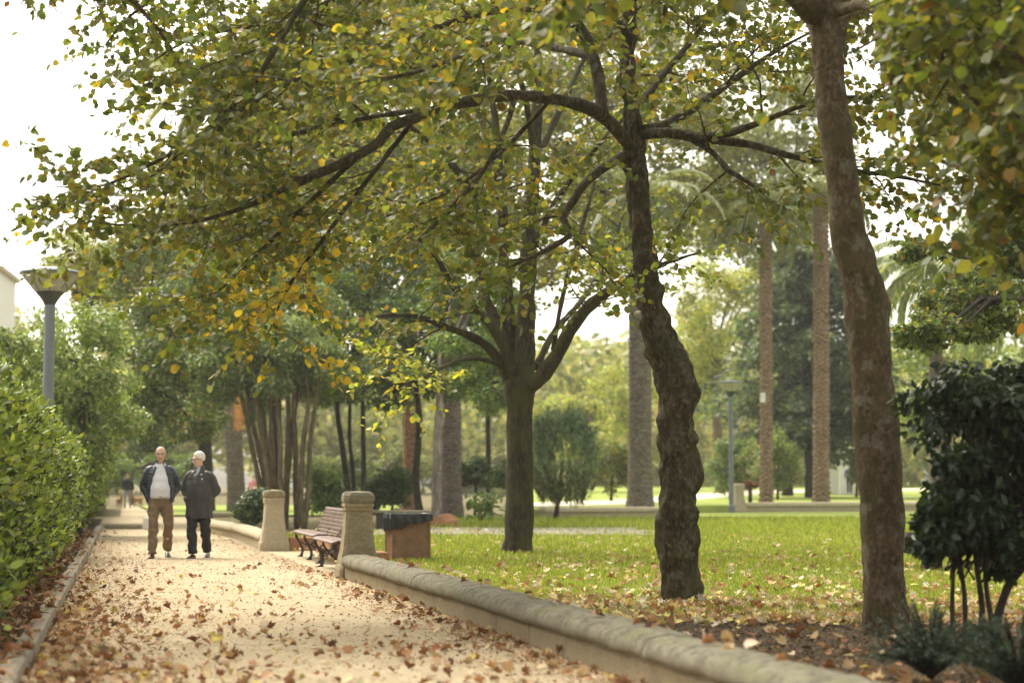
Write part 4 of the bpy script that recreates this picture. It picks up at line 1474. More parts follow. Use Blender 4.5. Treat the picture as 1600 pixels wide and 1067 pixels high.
BG = [
    # name, label, px, d, stem points, widths, crowns, n leaves, size, palette, weights, bark
    ('leafy_tree', 'tall dense green tree rising behind the two walking men, with pinkish tips', 265, 52, [(120, 790), (150, 700), (220, 600)], [22, 18, 14],
     [(265, 560, 52, 95, 120), (180, 645, 55, 70, 55), (285, 655, 55, 70, 45), (235, 440, 53, 90, 100), (310, 480, 54, 90, 120)], 24000, 0.13, [(0.10, 0.155, 0.045), (0.16, 0.22, 0.075), (0.26, 0.29, 0.12), (0.36, 0.26, 0.14)], [.4, .35, .17, .08], 'bark_dark'),
    ('leafy_tree', 'pale yellow green tree top behind the head of the tall street lamp', 130, 70, [(140, 800), (135, 600), (130, 480)], [16, 14, 10],
     [(125, 400, 70, 65, 55), (170, 460, 71, 70, 60)], 9000, 0.15, G_YEL, [.4, .4, .2], 'bark_tan'),
    ('leafy_tree', 'broad dark green tree closing the path behind the white haired man', 330, 78, [(325, 790), (322, 720), (315, 640)], [26, 22, 18],
     [(300, 640, 78, 90, 55), (215, 650, 80, 70, 60), (380, 600, 80, 80, 80)], 16000, 0.17, G_DARK, [.45, .4, .15], 'bark_dark'),
    ('thin_tree', 'tree with two thin dark stems behind the red bench', 538, 55, [(548, 812), (538, 720), (527, 640), (525, 560)], [11, 9, 8, 6],
     [(530, 560, 55, 85, 75), (500, 470, 56, 90, 80)], 15000, 0.13, G_MID, [.5, .35, .15], 'bark_dark'),
    ('thin_tree', 'slim dark straight tree standing between the near pillar and the twin stemmed tree', 568, 58, [(570, 800), (568, 720), (567, 640), (565, 560)], [9, 8, 7, 5],
     [(590, 560, 58, 80, 70), (620, 470, 59, 90, 80)], 14000, 0.13, G_DARK, [.45, .35, .2], 'bark_dark'),
    ('thin_tree', 'dark bent tree leaning beside the tan palm foot behind the litter bin', 655, 52, [(660, 808), (650, 750), (653, 700), (655, 650), (650, 600)], [13, 11, 11, 10, 8],
     [(640, 590, 52, 85, 45), (660, 510, 53, 100, 60)], 13000, 0.12, G_DARK, [.5, .35, .15], 'bark_dark'),
    ('pale_tree', 'pale grey smooth trunk with a hollow at its foot, right of the dark bent tree', 683, 50, [(684, 806), (682, 760), (684, 700), (687, 640), (690, 580)], [20, 15, 15, 15, 12],
     [(710, 560, 50, 80, 50), (740, 470, 51, 90, 80)], 13000, 0.12, G_MID, [.5, .35, .15], 'bark_pale'),
    ('thin_tree', 'small tree with a short straight stem seen above the dark clipped hedge', 763, 70, [(763, 780), (763, 710), (762, 640), (760, 600)], [10, 8, 8, 6],
     [(755, 600, 70, 55, 60), (740, 540, 71, 60, 50)], 9000, 0.14, G_MID, [.5, .35, .15], 'bark_dark'),
    ('leafy_tree', 'tall olive green tree filling the view high behind the fan shaped tree', 640, 66, [(640, 790), (640, 600), (640, 400)], [24, 20, 16],
     [(600, 400, 66, 130, 120), (720, 300, 68, 140, 130), (560, 230, 67, 130, 130), (680, 90, 68, 150, 130), (500, 60, 67, 120, 110)], 52000, 0.19, G_OLIVE, [.35, .4, .25], 'bark_dark'),
    ('leafy_tree', 'tall green tree high behind the arching bough of the twisted tree', 420, 60, [(430, 800), (430, 600), (430, 400)], [24, 20, 16],
     [(400, 380, 60, 140, 110), (460, 240, 62, 140, 110), (330, 320, 61, 110, 90), (430, 110, 62, 110, 100), (210, 400, 61, 90, 70)], 42000, 0.18, G_OLIVE, [.4, .38, .22], 'bark_dark'),
    ('leafy_tree', 'sunny olive tree behind the upper trunk of the twisted tree', 930, 78, [(1003, 790), (1003, 600), (1000, 400)], [26, 22, 18],
     [(900, 380, 78, 120, 90), (1040, 270, 80, 140, 120), (860, 220, 80, 140, 120), (930, 70, 80, 170, 130)], 40000, 0.22, [(0.13, 0.15, 0.035), (0.24, 0.24, 0.06), (0.36, 0.32, 0.09)], [.4, .4, .2], 'bark_dark'),
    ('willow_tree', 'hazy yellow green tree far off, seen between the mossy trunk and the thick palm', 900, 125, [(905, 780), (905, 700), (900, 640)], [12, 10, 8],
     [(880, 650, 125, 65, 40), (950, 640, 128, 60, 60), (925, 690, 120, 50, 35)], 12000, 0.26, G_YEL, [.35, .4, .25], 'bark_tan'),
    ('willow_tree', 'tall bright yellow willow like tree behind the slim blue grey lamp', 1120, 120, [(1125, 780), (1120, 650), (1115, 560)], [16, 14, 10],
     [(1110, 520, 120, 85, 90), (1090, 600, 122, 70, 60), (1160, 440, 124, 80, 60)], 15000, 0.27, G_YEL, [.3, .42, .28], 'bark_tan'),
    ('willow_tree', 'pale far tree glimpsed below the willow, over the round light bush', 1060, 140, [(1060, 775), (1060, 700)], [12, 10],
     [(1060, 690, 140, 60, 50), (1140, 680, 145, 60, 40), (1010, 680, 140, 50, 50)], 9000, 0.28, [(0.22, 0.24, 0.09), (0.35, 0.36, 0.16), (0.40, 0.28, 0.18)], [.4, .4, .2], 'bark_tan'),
    ('leafy_tree', 'tall green tree behind the crown gap between the two slim palms and the smooth trunk', 1230, 105, [(1230, 785), (1230, 600), (1230, 420)], [20, 16, 12],
     [(1200, 360, 105, 110, 100), (1130, 290, 108, 110, 110), (1260, 280, 108, 80, 90), (1180, 160, 108, 120, 90)], 26000, 0.28, [(0.13, 0.16, 0.045), (0.22, 0.25, 0.08), (0.32, 0.32, 0.12)], [.4, .4, .2], 'bark_dark'),
    ('leafy_tree', 'green tree spreading its lower boughs above the dark leafy shrub', 1560, 30, [(1720, 870), (1700, 700), (1650, 540), (1600, 470)], [40, 34, 28, 18],
     [(1520, 480, 30, 110, 65), (1590, 400, 31, 90, 90), (1450, 520, 29, 60, 35), (1440, 390, 31, 50, 22)], 20000, 0.10, [(0.07, 0.10, 0.03), (0.12, 0.165, 0.045), (0.2, 0.23, 0.08), (0.33, 0.24, 0.05)], [.38, .36, .2, .06], 'bark_dark'),
    ('leafy_tree', 'tall green tree high up behind the boughs of the smooth brown tree', 1560, 62, [(1640, 790), (1630, 500), (1600, 300)], [26, 22, 18],
     [(1560, 230, 62, 110, 110), (1500, 110, 63, 100, 100), (1610, 60, 62, 100, 110), (1590, 370, 62, 90, 70)], 30000, 0.17, [(0.10, 0.14, 0.03), (0.18, 0.20, 0.05), (0.27, 0.25, 0.07), (0.33, 0.2, 0.05)], [.4, .35, .18, .07], 'bark_dark'),
    ('leafy_tree', 'pale green tree in the light behind the dark leafy shrub', 1480, 90, [(1480, 780), (1480, 640), (1480, 560)], [16, 14, 10],
     [(1450, 600, 90, 90, 80), (1560, 560, 92, 90, 110)], 13000, 0.21, G_LIGHT, [.35, .4, .25], 'bark_tan'),
]
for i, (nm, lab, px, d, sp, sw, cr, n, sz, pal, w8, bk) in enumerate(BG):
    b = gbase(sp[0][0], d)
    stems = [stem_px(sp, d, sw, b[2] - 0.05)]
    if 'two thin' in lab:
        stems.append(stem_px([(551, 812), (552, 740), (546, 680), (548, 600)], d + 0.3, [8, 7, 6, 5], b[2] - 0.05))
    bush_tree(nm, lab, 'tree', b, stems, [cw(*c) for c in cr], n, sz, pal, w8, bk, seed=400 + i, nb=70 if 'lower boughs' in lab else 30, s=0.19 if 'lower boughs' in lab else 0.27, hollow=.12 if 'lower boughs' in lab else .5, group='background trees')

# many stemmed tree left of the pillars
b = gbase(440, 50)
stems = []
rngs = random.Random(5)
for k, (x0, x1, x2) in enumerate([(418, 392, 368), (424, 402, 385), (430, 415, 400), (436, 425, 420), (442, 438, 432), (447, 450, 447), (466, 462, 462), (470, 474, 480), (474, 485, 498), (428, 410, 392), (445, 455, 470)]):
    dd = 50 + rngs.uniform(-.5, .5)
    stems.append(stem_px([(x0, 822), ((x0 + x1) / 2 + rngs.uniform(-3, 3), 760), (x1, 690), ((x1 + x2) / 2 + rngs.uniform(-4, 4), 640), (x2, 590)], dd, [rngs.uniform(9, 13), 9, 8, 7, 5], -0.03))
bush_tree('many_stemmed_tree', 'tree with a fan of many slender stems behind the yellowish pillar', 'tree', b, stems, [cw(370, 560, 50, 85, 75), cw(450, 560, 50, 90, 70), cw(500, 590, 51, 70, 50), cw(330, 480, 51, 80, 70), cw(420, 470, 52, 100, 80)],
          30000, 0.12, [(0.11, 0.16, 0.055), (0.18, 0.24, 0.09), (0.30, 0.34, 0.15)], [.4, .38, .22], 'bark_tan', seed=500, nb=26, s=0.27, sticks=40)

# shrubs
SH = [
    ('round_bush', 'dark green round bush on bare soil beside the yellowish pillar', 396, 41, [(396, 795, 41, 30, 30)], 7000, 0.075, G_DARK, [.4, .4, .2], 'leaf_dark'),
    ('round_bush', 'dark airy bush behind the near pillar under the thin trees', 612, 55, [(612, 762, 55, 30, 32), (590, 770, 55, 22, 28)], 6000, 0.10, G_DARK, [.5, .35, .15], 'leaf_far'),
    ('round_bush', 'green bush behind the back of the red bench', 512, 53, [(510, 765, 53, 28, 40), (532, 785, 53, 22, 20)], 6000, 0.10, G_MID, [.5, .35, .15], 'leaf_far'),
    ('clipped_hedge', 'dark clipped hedge behind the pale grey trunk and the mossy trunk', 742, 68, [(720, 742, 68, 28, 26), (760, 742, 68, 32, 28), (790, 745, 69, 20, 24)], 9000, 0.12, G_DARK, [.5, .35, .15], 'leaf_far'),
    ('round_bush', 'yellowish green rounded shrub between the dwarf cypress and the thick palm', 955, 82, [(950, 730, 82, 32, 40), (975, 735, 82, 20, 34)], 7000, 0.14, [(0.10, 0.15, 0.04), (0.18, 0.22, 0.06), (0.28, 0.24, 0.06)], [.4, .4, .2], 'leaf_far'),
    ('round_bush', 'light green round bush behind the slim blue grey lamp', 1140, 92, [(1140, 722, 92, 36, 44)], 7000, 0.15, [(0.10, 0.16, 0.05), (0.17, 0.24, 0.08), (0.28, 0.33, 0.14)], [.35, .4, .25], 'leaf_far'),
    ('round_bush', 'light green bush between the two slim palms with reddish patches', 1215, 90, [(1212, 722, 90, 42, 46), (1175, 725, 91, 26, 42)], 8000, 0.15, [(0.10, 0.16, 0.05), (0.17, 0.24, 0.08), (0.28, 0.3, 0.12), (0.26, 0.16, 0.08)], [.35, .35, .2, .1], 'leaf_far'),
    ('round_bush', 'thin yellow green bush in front of the white columns', 1338, 100, [(1338, 735, 100, 12, 32)], 2000, 0.14, G_LIGHT, [.35, .4, .25], 'leaf_far'),
    ('round_bush', 'low dark bushes closing the view under the trees behind the far walkers', 205, 100, [(180, 735, 100, 40, 26), (240, 732, 102, 40, 26), (300, 735, 101, 40, 24)], 9000, 0.17, G_MID, [.5, .35, .15], 'leaf_far'),
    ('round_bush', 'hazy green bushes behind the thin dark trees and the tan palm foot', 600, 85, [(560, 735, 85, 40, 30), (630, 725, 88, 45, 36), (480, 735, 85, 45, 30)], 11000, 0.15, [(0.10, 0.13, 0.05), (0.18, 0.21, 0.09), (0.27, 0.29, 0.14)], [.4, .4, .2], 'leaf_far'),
]
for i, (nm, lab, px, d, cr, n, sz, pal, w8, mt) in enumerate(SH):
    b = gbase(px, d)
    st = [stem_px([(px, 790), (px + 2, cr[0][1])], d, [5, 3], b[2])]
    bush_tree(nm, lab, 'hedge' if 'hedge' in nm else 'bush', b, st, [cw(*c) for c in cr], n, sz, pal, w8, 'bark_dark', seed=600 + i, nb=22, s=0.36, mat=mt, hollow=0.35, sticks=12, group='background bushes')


# dwarf cypress: upright sprays around an egg shape
def cypress(px, py, d, rx, rz, label, n=15000, seed=1):
    rng = np.random.default_rng(seed)
    b = gbase(px - 12, d)
    c, r = cw(px, py, d, rx, rz)
    root = empty('dwarf_cypress', b, 0, label, 'shrub')
    mb = MB()
    P = [Vector((b[0], b[1], -0.05)), Vector((b[0] + .05, b[1], 0.5)), Vector((c[0], c[1], c[2]))]
    mb.rings(bark_tube(P, [.08, .07, .03], step=.12, sides=8))
    for k in range(5):
        a = k * 1.3
        mb.rings(tube_rings(spline([P[1], P[1] + Vector((.25 * math.cos(a), .25 * math.sin(a), .4)), P[1] + Vector((.6 * math.cos(a), .6 * math.sin(a), 1.3))], [.035, .03, .01], .2)[0], [0.03] * 20, 5)[:4])
    mb.build('trunk', M['bark_dark'], root, origin=b, smooth=True)
    m = 620
    u = norm(rng.normal(0, 1, (m, 3)))
    u[:, 2] = np.abs(u[:, 2]) * np.where(rng.random(m) < 0.38, -0.85, 1)
    us = np.sign(u) * np.abs(u) ** 0.72
    us /= np.maximum(1, (np.abs(us) ** 2.6).sum(1, keepdims=True) ** (1 / 2.6))
    q = np.array(c) + us * np.array(r) * rng.uniform(0.70, 1.05, (m, 1))
    bt = 1 + 0.35 * (rng.random((m, 1)) * 2 - 1)
    k = rng.integers(0, m, n)
    t = rng.random((n, 1))
    dirm = norm(u * 0.5 + np.array([0, 0, 1.0]))
    pos = q[k] + dirm[k] * (t - 0.6) * 0.34 + rng.normal(0, 0.04, (n, 3)) * (1.1 - t)
    D = norm(dirm[k] + rng.normal(0, 0.35, (n, 3)))
    N = norm(u[k] + rng.normal(0, 0.5, (n, 3)))
    low = (u[k][:, 2:3] < -0.2)
    col = pick_cols(n, G_BLUE, [.4, .4, .2], 0.2, rng)
    col2 = pick_cols(n, [(0.11, 0.11, 0.06), (0.17, 0.15, 0.09)], [.6, .4], 0.2, rng)
    col = np.where(low & (rng.random((n, 1)) < 0.7), col2, col) * bt[k]
    mb = MB()
    mb.arrays(*leaves(pos, D, N, 0.15 * rng.uniform(.6, 1.2, n), np.clip(col, 0, 1), 'strap'))
    mb.build('foliage', M['leaf_far'], root, origin=b, kind='stuff')


cypress(880, 718, 58, 54, 76, 'blue green egg shaped dwarf cypress beside the low wall beyond the mossy trunk', 20000, 71)

# big dark conifer: drooping layered boughs
rng = np.random.default_rng(91)
b = gbase(1266, 98)
root = empty('cedar', b, 0, 'large dark conifer behind the two slim palms', 'tree')
mb = MB()
P = [Vector((b[0], b[1], b[2] - .05)), W(1266, 690, 98), W(1262, 560, 98), W(1262, 380, 98)]
mb.rings(bark_tube(P, [.32, .28, .22, .08], step=.4, sides=9))
mb.build('trunk', M['bark_dark'], root, origin=b, smooth=True)
tubes, pos, D, N, bt = [], [], [], [], []
for k in range(190):
    f = rng.random()
    py = 395 + 310 * f
    c = W(1262, py, 98)
    a = rng.uniform(0, 2 * math.pi)
    L = (2.2 + 3.2 * min(1, f * 1.5)) * rng.uniform(0.55, 1.1) * (0.85 if f > .85 else 1)
    dv = Vector((math.cos(a), math.sin(a), rng.uniform(-.25, .15)))
    e = c + dv * L
    tubes.append(([c, c.lerp(e, .5) + Vector((0, 0, .15)), e], [.05, .03, .01]))
    m = 170
    t = rng.random(m) ** 0.7
    q = np.array(c)[None] + np.array(dv)[None] * (L * t)[:, None] + rng.normal(0, 1, (m, 3)) * np.array([.33, .33, .14])[None]
    q[:, 2] -= np.abs(rng.normal(0, .22, m)) * t
    pos.append(q)
    D.append(np.array(dv)[None] * 0.6 + rng.normal(0, .6, (m, 3)) + np.array([0, 0, -.2]))
    N.append(rng.normal(0, .5, (m, 3)) + np.array([0, 0, 1.0]))
    bt.append(np.full(m, rng.uniform(.65, 1.35)))
pos, D, N, bt = np.concatenate(pos), norm(np.concatenate(D)), norm(np.concatenate(N)), np.concatenate(bt)
mb = MB()
mb.arrays(*tube_arrays(tubes, 3))
mb.build('boughs', M['bark_dark'], root, origin=b, kind='stuff')
col = np.clip(pick_cols(len(pos), [(0.075, 0.11, 0.065), (0.12, 0.16, 0.09), (0.19, 0.22, 0.12)], [.45, .37, .18], .2, rng) * bt[:, None], 0, 1)
mb = MB()
mb.arrays(*leaves(pos, D, N, 0.34 * rng.uniform(.6, 1.2, len(pos)), col, 'diamond'))
mb.build('foliage', M['leaf_far'], root, origin=b, kind='stuff')


# ------------------------------------------------------------------ palms
def palm(px, ybase, ytop, d, w, label, mat, seed, crown=(26, 3.2), flare=1.3, lean=0.0, ringh=0.11, style='ring', pal=((0.16, 0.19, 0.08), (0.25, 0.28, 0.14), (0.33, 0.35, 0.2))):
    rng = np.random.default_rng(seed)
    b = gbase(px, d)
    root = empty('palm_tree', b, 0, label, 'palm', 'palm trees')
    k = d / FPX
    r = w * k / 2
    top = W(px + lean, ytop, d)
    H = top.z - b[2]
    sides = 22
    rs = []
    nr = int(H / (ringh / 2))
    for i in range(nr + 1):
        z = H * i / nr
        f = z / H
        rad = r * (1 + (flare - 1) * math.exp(-z / 0.55) - 0.08 * f)
        x0 = b[0] + (top.x - b[0]) * f
        rg = []
        for j in range(sides):
            a = 2 * math.pi * j / sides
            if style == 'ring':
                o = 0.05 * r * (1 if i % 2 else -1) * (0.6 + 0.8 * noise.noise(Vector((a * 2, z * 2, seed))))
            else:
                o = 0.16 * r * (1 if (i + (j // 2)) % 2 else -0.6) * (0.7 + 0.9 * noise.noise(Vector((math.cos(a) * 3, math.sin(a) * 3, z * 3))))
            o += 0.05 * r * noise.noise(Vector((math.cos(a) * 2, math.sin(a) * 2, z * 1.1 + seed)))
            rg.append(Vector((x0 + (rad + o) * math.cos(a), b[1] + (rad + o) * math.sin(a), b[2] - 0.05 + z)))
        rs.append(rg)
    mb = MB()
    mb.rings(rs)
    mb.build('trunk', M[mat], root, origin=b, smooth=(style == 'ring'))
    nf, fl = crown
    pal = [tuple(c) for c in pal]
    for q in range(nf):
        a = q * 2.399 + rng.uniform(-.2, .2)
        el = rng.uniform(-0.5, 1.15)
        L = fl * rng.uniform(.8, 1.1)
        dirh = Vector((math.cos(a), math.sin(a), 0))
        pts = []
        p = Vector((top.x, top.y, b[2] + H - 0.05)) + dirh * r * 0.6
        e = el
        for s in range(11):
            pts.append(p.copy())
            p = p + (dirh * math.cos(e) + Vector((0, 0, math.sin(e)))) * (L / 10)
            e -= 0.19
        P2, R2 = spline(pts, [0.035 - 0.003 * i for i in range(11)], 0.3)
        tv, tf, _ = tube_arrays([(P2, R2)], 3)
        m = 46
        LP, LD, LN, LS = [], [], [], []
        for i in range(m):
            t = (i + 1.5) / (m + 1) * 10
            j = min(int(t), 9)
            q0 = pts[j].lerp(pts[j + 1], t - j)
            T = (pts[j + 1] - pts[j]).normalized()
            S = T.cross(Vector((0, 0, 1))).normalized()
            for sg in (-1, 1):
                LP.append(q0)
                LD.append(T * 0.75 + S * sg * 1.0 + Vector((0, 0, -0.35 + rng.normal(0, .12))))
                LN.append(Vector((0, 0, 1)) + S * sg * 0.5)
                LS.append(L * 0.17 * math.sin(0.35 + 2.5 * i / m) + 0.05)
        LP, LD, LN = (np.array([tuple(v) for v in A]) for A in (LP, LD, LN))
        col = pick_cols(len(LP), pal, [.4, .4, .2], .15, rng)
        T_, F_ = template('strap')
        lv, lf, lc = leaves(LP, LD, norm(LN), np.array(LS), col, 'strap')
        mb = MB()
        mb.arrays(tv, tf, np.repeat(np.array([pal[1]]), len(tv), axis=0))
        mb.arrays(lv, lf, lc)
        mb.build('frond', M['leaf_far'], root, origin=b)
    return root


palm(1000, 790, 300, 66, 37, 'thick grey ringed palm trunk standing behind the twisted tree', 'palm_grey', 1, (26, 3.2), 1.32, ringh=0.16)
palm(1197, 783, 330, 77, 20, 'slim tan palm carrying a small white plate', 'palm_tan', 2, (22, 2.6), 1.15, ringh=0.2, style='scale')
palm(1283, 783, 300, 78, 25, 'slim rough tan palm in front of the white columns', 'palm_tan', 3, (22, 2.8), 1.2, ringh=0.2, style='scale')
palm(371, 795, 150, 76, 27, 'brown palm trunk behind the white haired man, topped by fronds against the sky', 'palm_grey', 4, (30, 4.2), 1.3, lean=-28, ringh=0.18)
palm(642, 800, 240, 64, 24, 'orange brown palm trunk behind the litter bin', 'palm_orange', 5, (20, 3.0), 1.75, ringh=0.2)
palm(705, 800, 250, 62, 32, 'grey brown banded palm trunk right of the pale grey tree', 'palm_grey', 6, (20, 3.0), 1.45, ringh=0.2)
palm(1462, 780, 415, 46, 22, 'low palm with long drooping grey green fronds above the dark leafy shrub', 'palm_grey', 7, (34, 2.7), 1.1, ringh=0.2, pal=((0.24, 0.28, 0.15), (0.36, 0.40, 0.24), (0.44, 0.47, 0.32)))
# hanging dry flower stalk at the left palm
rng = np.random.default_rng(5)
b = W(372, 640, 74.6)
n = 420
pos = np.array([b.x, 74.6, b.z]) + np.stack([rng.normal(0, .12, n) + 0.1 * rng.random(n), rng.normal(0, .12, n), rng.uniform(-.75, .55, n)], 1)
mb = MB().arrays(*leaves(pos, rng.normal(0, .3, (n, 3)) + np.array([0.1, 0, -1.0]), norm(rng.normal(0, 1, (n, 3))), np.full(n, .14), pick_cols(n, [(0.5, 0.24, 0.08), (0.6, 0.34, 0.13)], [.5, .5], .2, rng), 'strap'))
tag(mb.build('dry_palm_fruit', M['leaf_far'], origin=(b.x, 74.6, b.z)), 'hanging orange dry fruit cluster against the brown palm behind the white haired man', 'palm fruit', kind='stuff')

# plate on the slim palm
p = W(1192, 621, 76.6)
o = MB().box((0, 0, 0), (0.2, 0.02, 0.38), bev=0.004).build('plate', M['white_paint'])
o.location = (p.x, p.y, p.z)
tag(o, 'small blank white plate fixed to the slim tan palm', 'plate')

# red brown dwarf stem plant by the slim palm
p = gbase(1172, 80)
bush_tree('red_shrub', 'tiny dark shrub with red brown leaves beside the foot of the slim tan palm', 'bush', p, [stem_px([(1172, 786), (1172, 765)], 80, [7, 6], p[2])], [cw(1174, 756, 80, 12, 8)], 700, 0.12, [(0.12, 0.05, 0.03), (0.18, 0.08, 0.04)], [.5, .5], seed=777, nb=8, s=.5, sticks=3)

# small broad leaved plant on the lawn edge
rng = np.random.default_rng(12)
b = gbase(757, 54)
root = empty('leafy_plant', b, 0, 'small plant with long pale green leaves in front of the dark clipped hedge', 'plant')
n = 130
pos = np.array([b[0], b[1], 0.05]) + np.stack([rng.normal(0, .28, n), rng.normal(0, .25, n), rng.uniform(.1, .75, n)], 1)
mb = MB().arrays(*leaves(pos, rng.normal(0, .8, (n, 3)) + np.array([0, 0, .3]), leaf_normals(pos, rng, .6), rng.uniform(.18, .32, n), pick_cols(n, [(0.1, 0.16, 0.05), (0.2, 0.27, 0.11)], [.5, .5], .2, rng), 'oval'))
mb.build('foliage', M['leaf_far'], root, origin=b, kind='stuff')
tubes = []
for k in range(9):
    a = k * .7
    tubes.append(([Vector((b[0], b[1], 0)), Vector((b[0] + .15 * math.cos(a), b[1] + .15 * math.sin(a), .3)), Vector((b[0] + .32 * math.cos(a), b[1] + .3 * math.sin(a), .7))], [.015, .012, .006]))
MB().arrays(*tube_arrays(tubes, 4)).build('stems', M['bark_tan'], root, origin=b, kind='stuff')

# rock at the pale trunk
def rock(px, py, d, sx, sy, sz, mat, label, seed):
    c = W(px, py, d)
    mb = MB()
    rs = []
    for i in range(9):
        ph = math.pi * i / 8
        rg = []
        for j in range(14):
            a = 2 * math.pi * j / 14
            v = Vector((math.sin(ph) * math.cos(a), math.sin(ph) * math.sin(a), -math.cos(ph)))
            k = 1 + 0.35 * noise.noise(v * 1.7 + Vector((seed, 0, 0))) + 0.12 * noise.noise(v * 5)
            rg.append(Vector((v.x * sx * k, v.y * sy * k, v.z * sz * k)))
        rs.append(rg)
    mb.rings(rs)
    o = mb.build('rock', M[mat])
    o.location = (c.x, d, sz * 0.55)
    tag(o, label, 'rock', 'rocks under the palms')


rock(693, 795, 49.2, .42, .3, .24, 'terracotta', 'reddish brown rock at the foot of the pale grey trunk', 3)
rock(664, 800, 50.5, .2, .2, .2, 'bark_dark', 'small dark rock between the dark bent tree and the pale grey trunk', 8)


# far wood that closes the horizon
rng = np.random.default_rng(55)
blobs = []
for k in range(520):
    x = rng.uniform(-130, 135)
    y = 185 + rng.uniform(-12, 30) - 0.0012 * x * x
    h = 12.5 + 5.5 * noise.noise(Vector((x * 0.06, 3.1, 0))) + (4 if x < -18 else 0)
    blobs.append((x, y, rng.uniform(0.2, 1) * h, rng.uniform(3, 6), rng.uniform(3, 5), rng.uniform(2, 3.5)))
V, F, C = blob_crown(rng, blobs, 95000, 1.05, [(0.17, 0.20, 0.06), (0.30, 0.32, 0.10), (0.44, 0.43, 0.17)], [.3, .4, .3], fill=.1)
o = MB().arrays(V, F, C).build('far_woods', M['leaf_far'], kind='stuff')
tag(o, 'hazy mass of far trees closing the park', 'trees')


# ------------------------------------------------------------------ hedge along the path
def hedge():
    rng = np.random.default_rng(17)
    root = empty('hedge', (kerb_x(30) - .7, 30, 0), 0, 'long leafy green hedge with fresh yellow green shoots along the kerb side of the path', 'hedge')
    b = (kerb_x(30) - .7, 30, 0)

    def face_x(y):
        return -1.3 - 0.2 * y - 0.05

    n = 125000
    # denser where it is near
    u = rng.random(n)
    y = 12 * (88 / 12.0) ** (u ** 0.9)
    part = rng.random(n)
    z = np.empty(n)
    dx = np.empty(n)
    nx = np.empty(n)
    nz = np.empty(n)
    f = part < 0.68
    z[f] = rng.uniform(0.12, 2.10, f.sum())
    dx[f] = 0
    nx[f], nz[f] = 1.0, 0.35
    t = ~f
    z[t] = 2.12
    dx[t] = rng.uniform(0, 1.3, t.sum())
    nx[t], nz[t] = 0.2, 1.0
    bulge = np.array([0.34 * noise.noise(Vector((float(a) * .55, float(c) * 1.1, 0))) + 0.20 * noise.noise(Vector((float(a) * 1.9, float(c) * 2.4, 5))) for a, c in zip(y, z)])
    x = face_x(y) - dx + np.where(f, bulge + 0.10, 0) + rng.normal(0, .10, n)
    zt = z + np.where(t, bulge * 1.0, 0) + rng.normal(0, .05, n)
    edge = np.clip((z - 1.75) / .4, 0, 1) * f
    x -= edge * 0.22
    foot = np.clip((0.45 - z) / .45, 0, 1) * f
    x -= foot * 0.25
    # shoots standing proud
    sh = rng.random(n) < 0.14
    x = np.where(sh & f, x + rng.uniform(0, .24, n), x)
    zt = np.where(sh & t, zt + rng.uniform(0, .34, n), zt)
    pos = np.stack([x, y, zt], 1)
    N = norm(np.stack([nx, np.full(n, -.25), nz], 1) + rng.normal(0, .5, (n, 3)))
    D = norm(np.stack([nx * .5, rng.normal(0, .6, n), 0.5 + 0 * nz], 1) + rng.normal(0, .45, (n, 3)))
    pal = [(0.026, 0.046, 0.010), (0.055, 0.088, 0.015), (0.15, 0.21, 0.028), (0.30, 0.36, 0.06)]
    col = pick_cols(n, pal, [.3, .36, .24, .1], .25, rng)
    young_lit = rng.random(n) < np.clip(0.02 + 0.30 * (z - .9) + np.clip((y - 24) / 40, 0, .25), 0, .5)  # young leaves, rarer low and near, where shade is put into the colour
    col = np.where((young_lit | sh)[:, None], pick_cols(n, pal[2:], [.6, .4], .25, rng), col)
    size = 0.088 * rng.uniform(.6, 1.35, n) * np.clip(y / 34, 1, 1.8)
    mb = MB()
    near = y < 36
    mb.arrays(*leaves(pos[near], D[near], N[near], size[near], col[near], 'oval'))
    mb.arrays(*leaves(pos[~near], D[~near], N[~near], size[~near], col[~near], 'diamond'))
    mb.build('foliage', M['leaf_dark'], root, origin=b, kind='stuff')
    # woody inside: twigs on a solid dark core added to block light leaking through
    rs = []
    for k in range(60):
        yy_ = 11.6 + k * 1.3
        fx = face_x(yy_) - 0.02
        w = 0.08 * noise.noise(Vector((yy_, 0, 3)))
        rs.append([Vector((fx - .55 + w, yy_, 0.0)), Vector((fx - .28 + w, yy_, .5)), Vector((fx - .16 + w, yy_, 1.2)), Vector((fx - .24 + w, yy_, 1.75)), Vector((fx - .45, yy_, 1.93)), Vector((fx - 1.0, yy_, 1.95)), Vector((fx - 1.3, yy_, 1.7)), Vector((fx - 1.2, yy_, 0.0))])
    mb = MB()
    mb.rings(rs)
    mb.build('light_block_core', M['bark_dark'], root, origin=b)
    tubes = []
    for k in range(300):
        yy_ = 12 * (60 / 12.0) ** rng.random()
        p = Vector((face_x(yy_) - rng.uniform(.15, .7), yy_, 0))
        q = p + Vector((rng.uniform(.0, .4), rng.normal(0, .2), rng.uniform(.6, 1.6)))
        tubes.append(([p, p.lerp(q, .5) + Vector((.03, .02, 0)), q], [.016, .012, .005]))
    MB().arrays(*tube_arrays(tubes, 4)).build('stems', M['bark_dark'], root, origin=b, kind='stuff')


hedge()


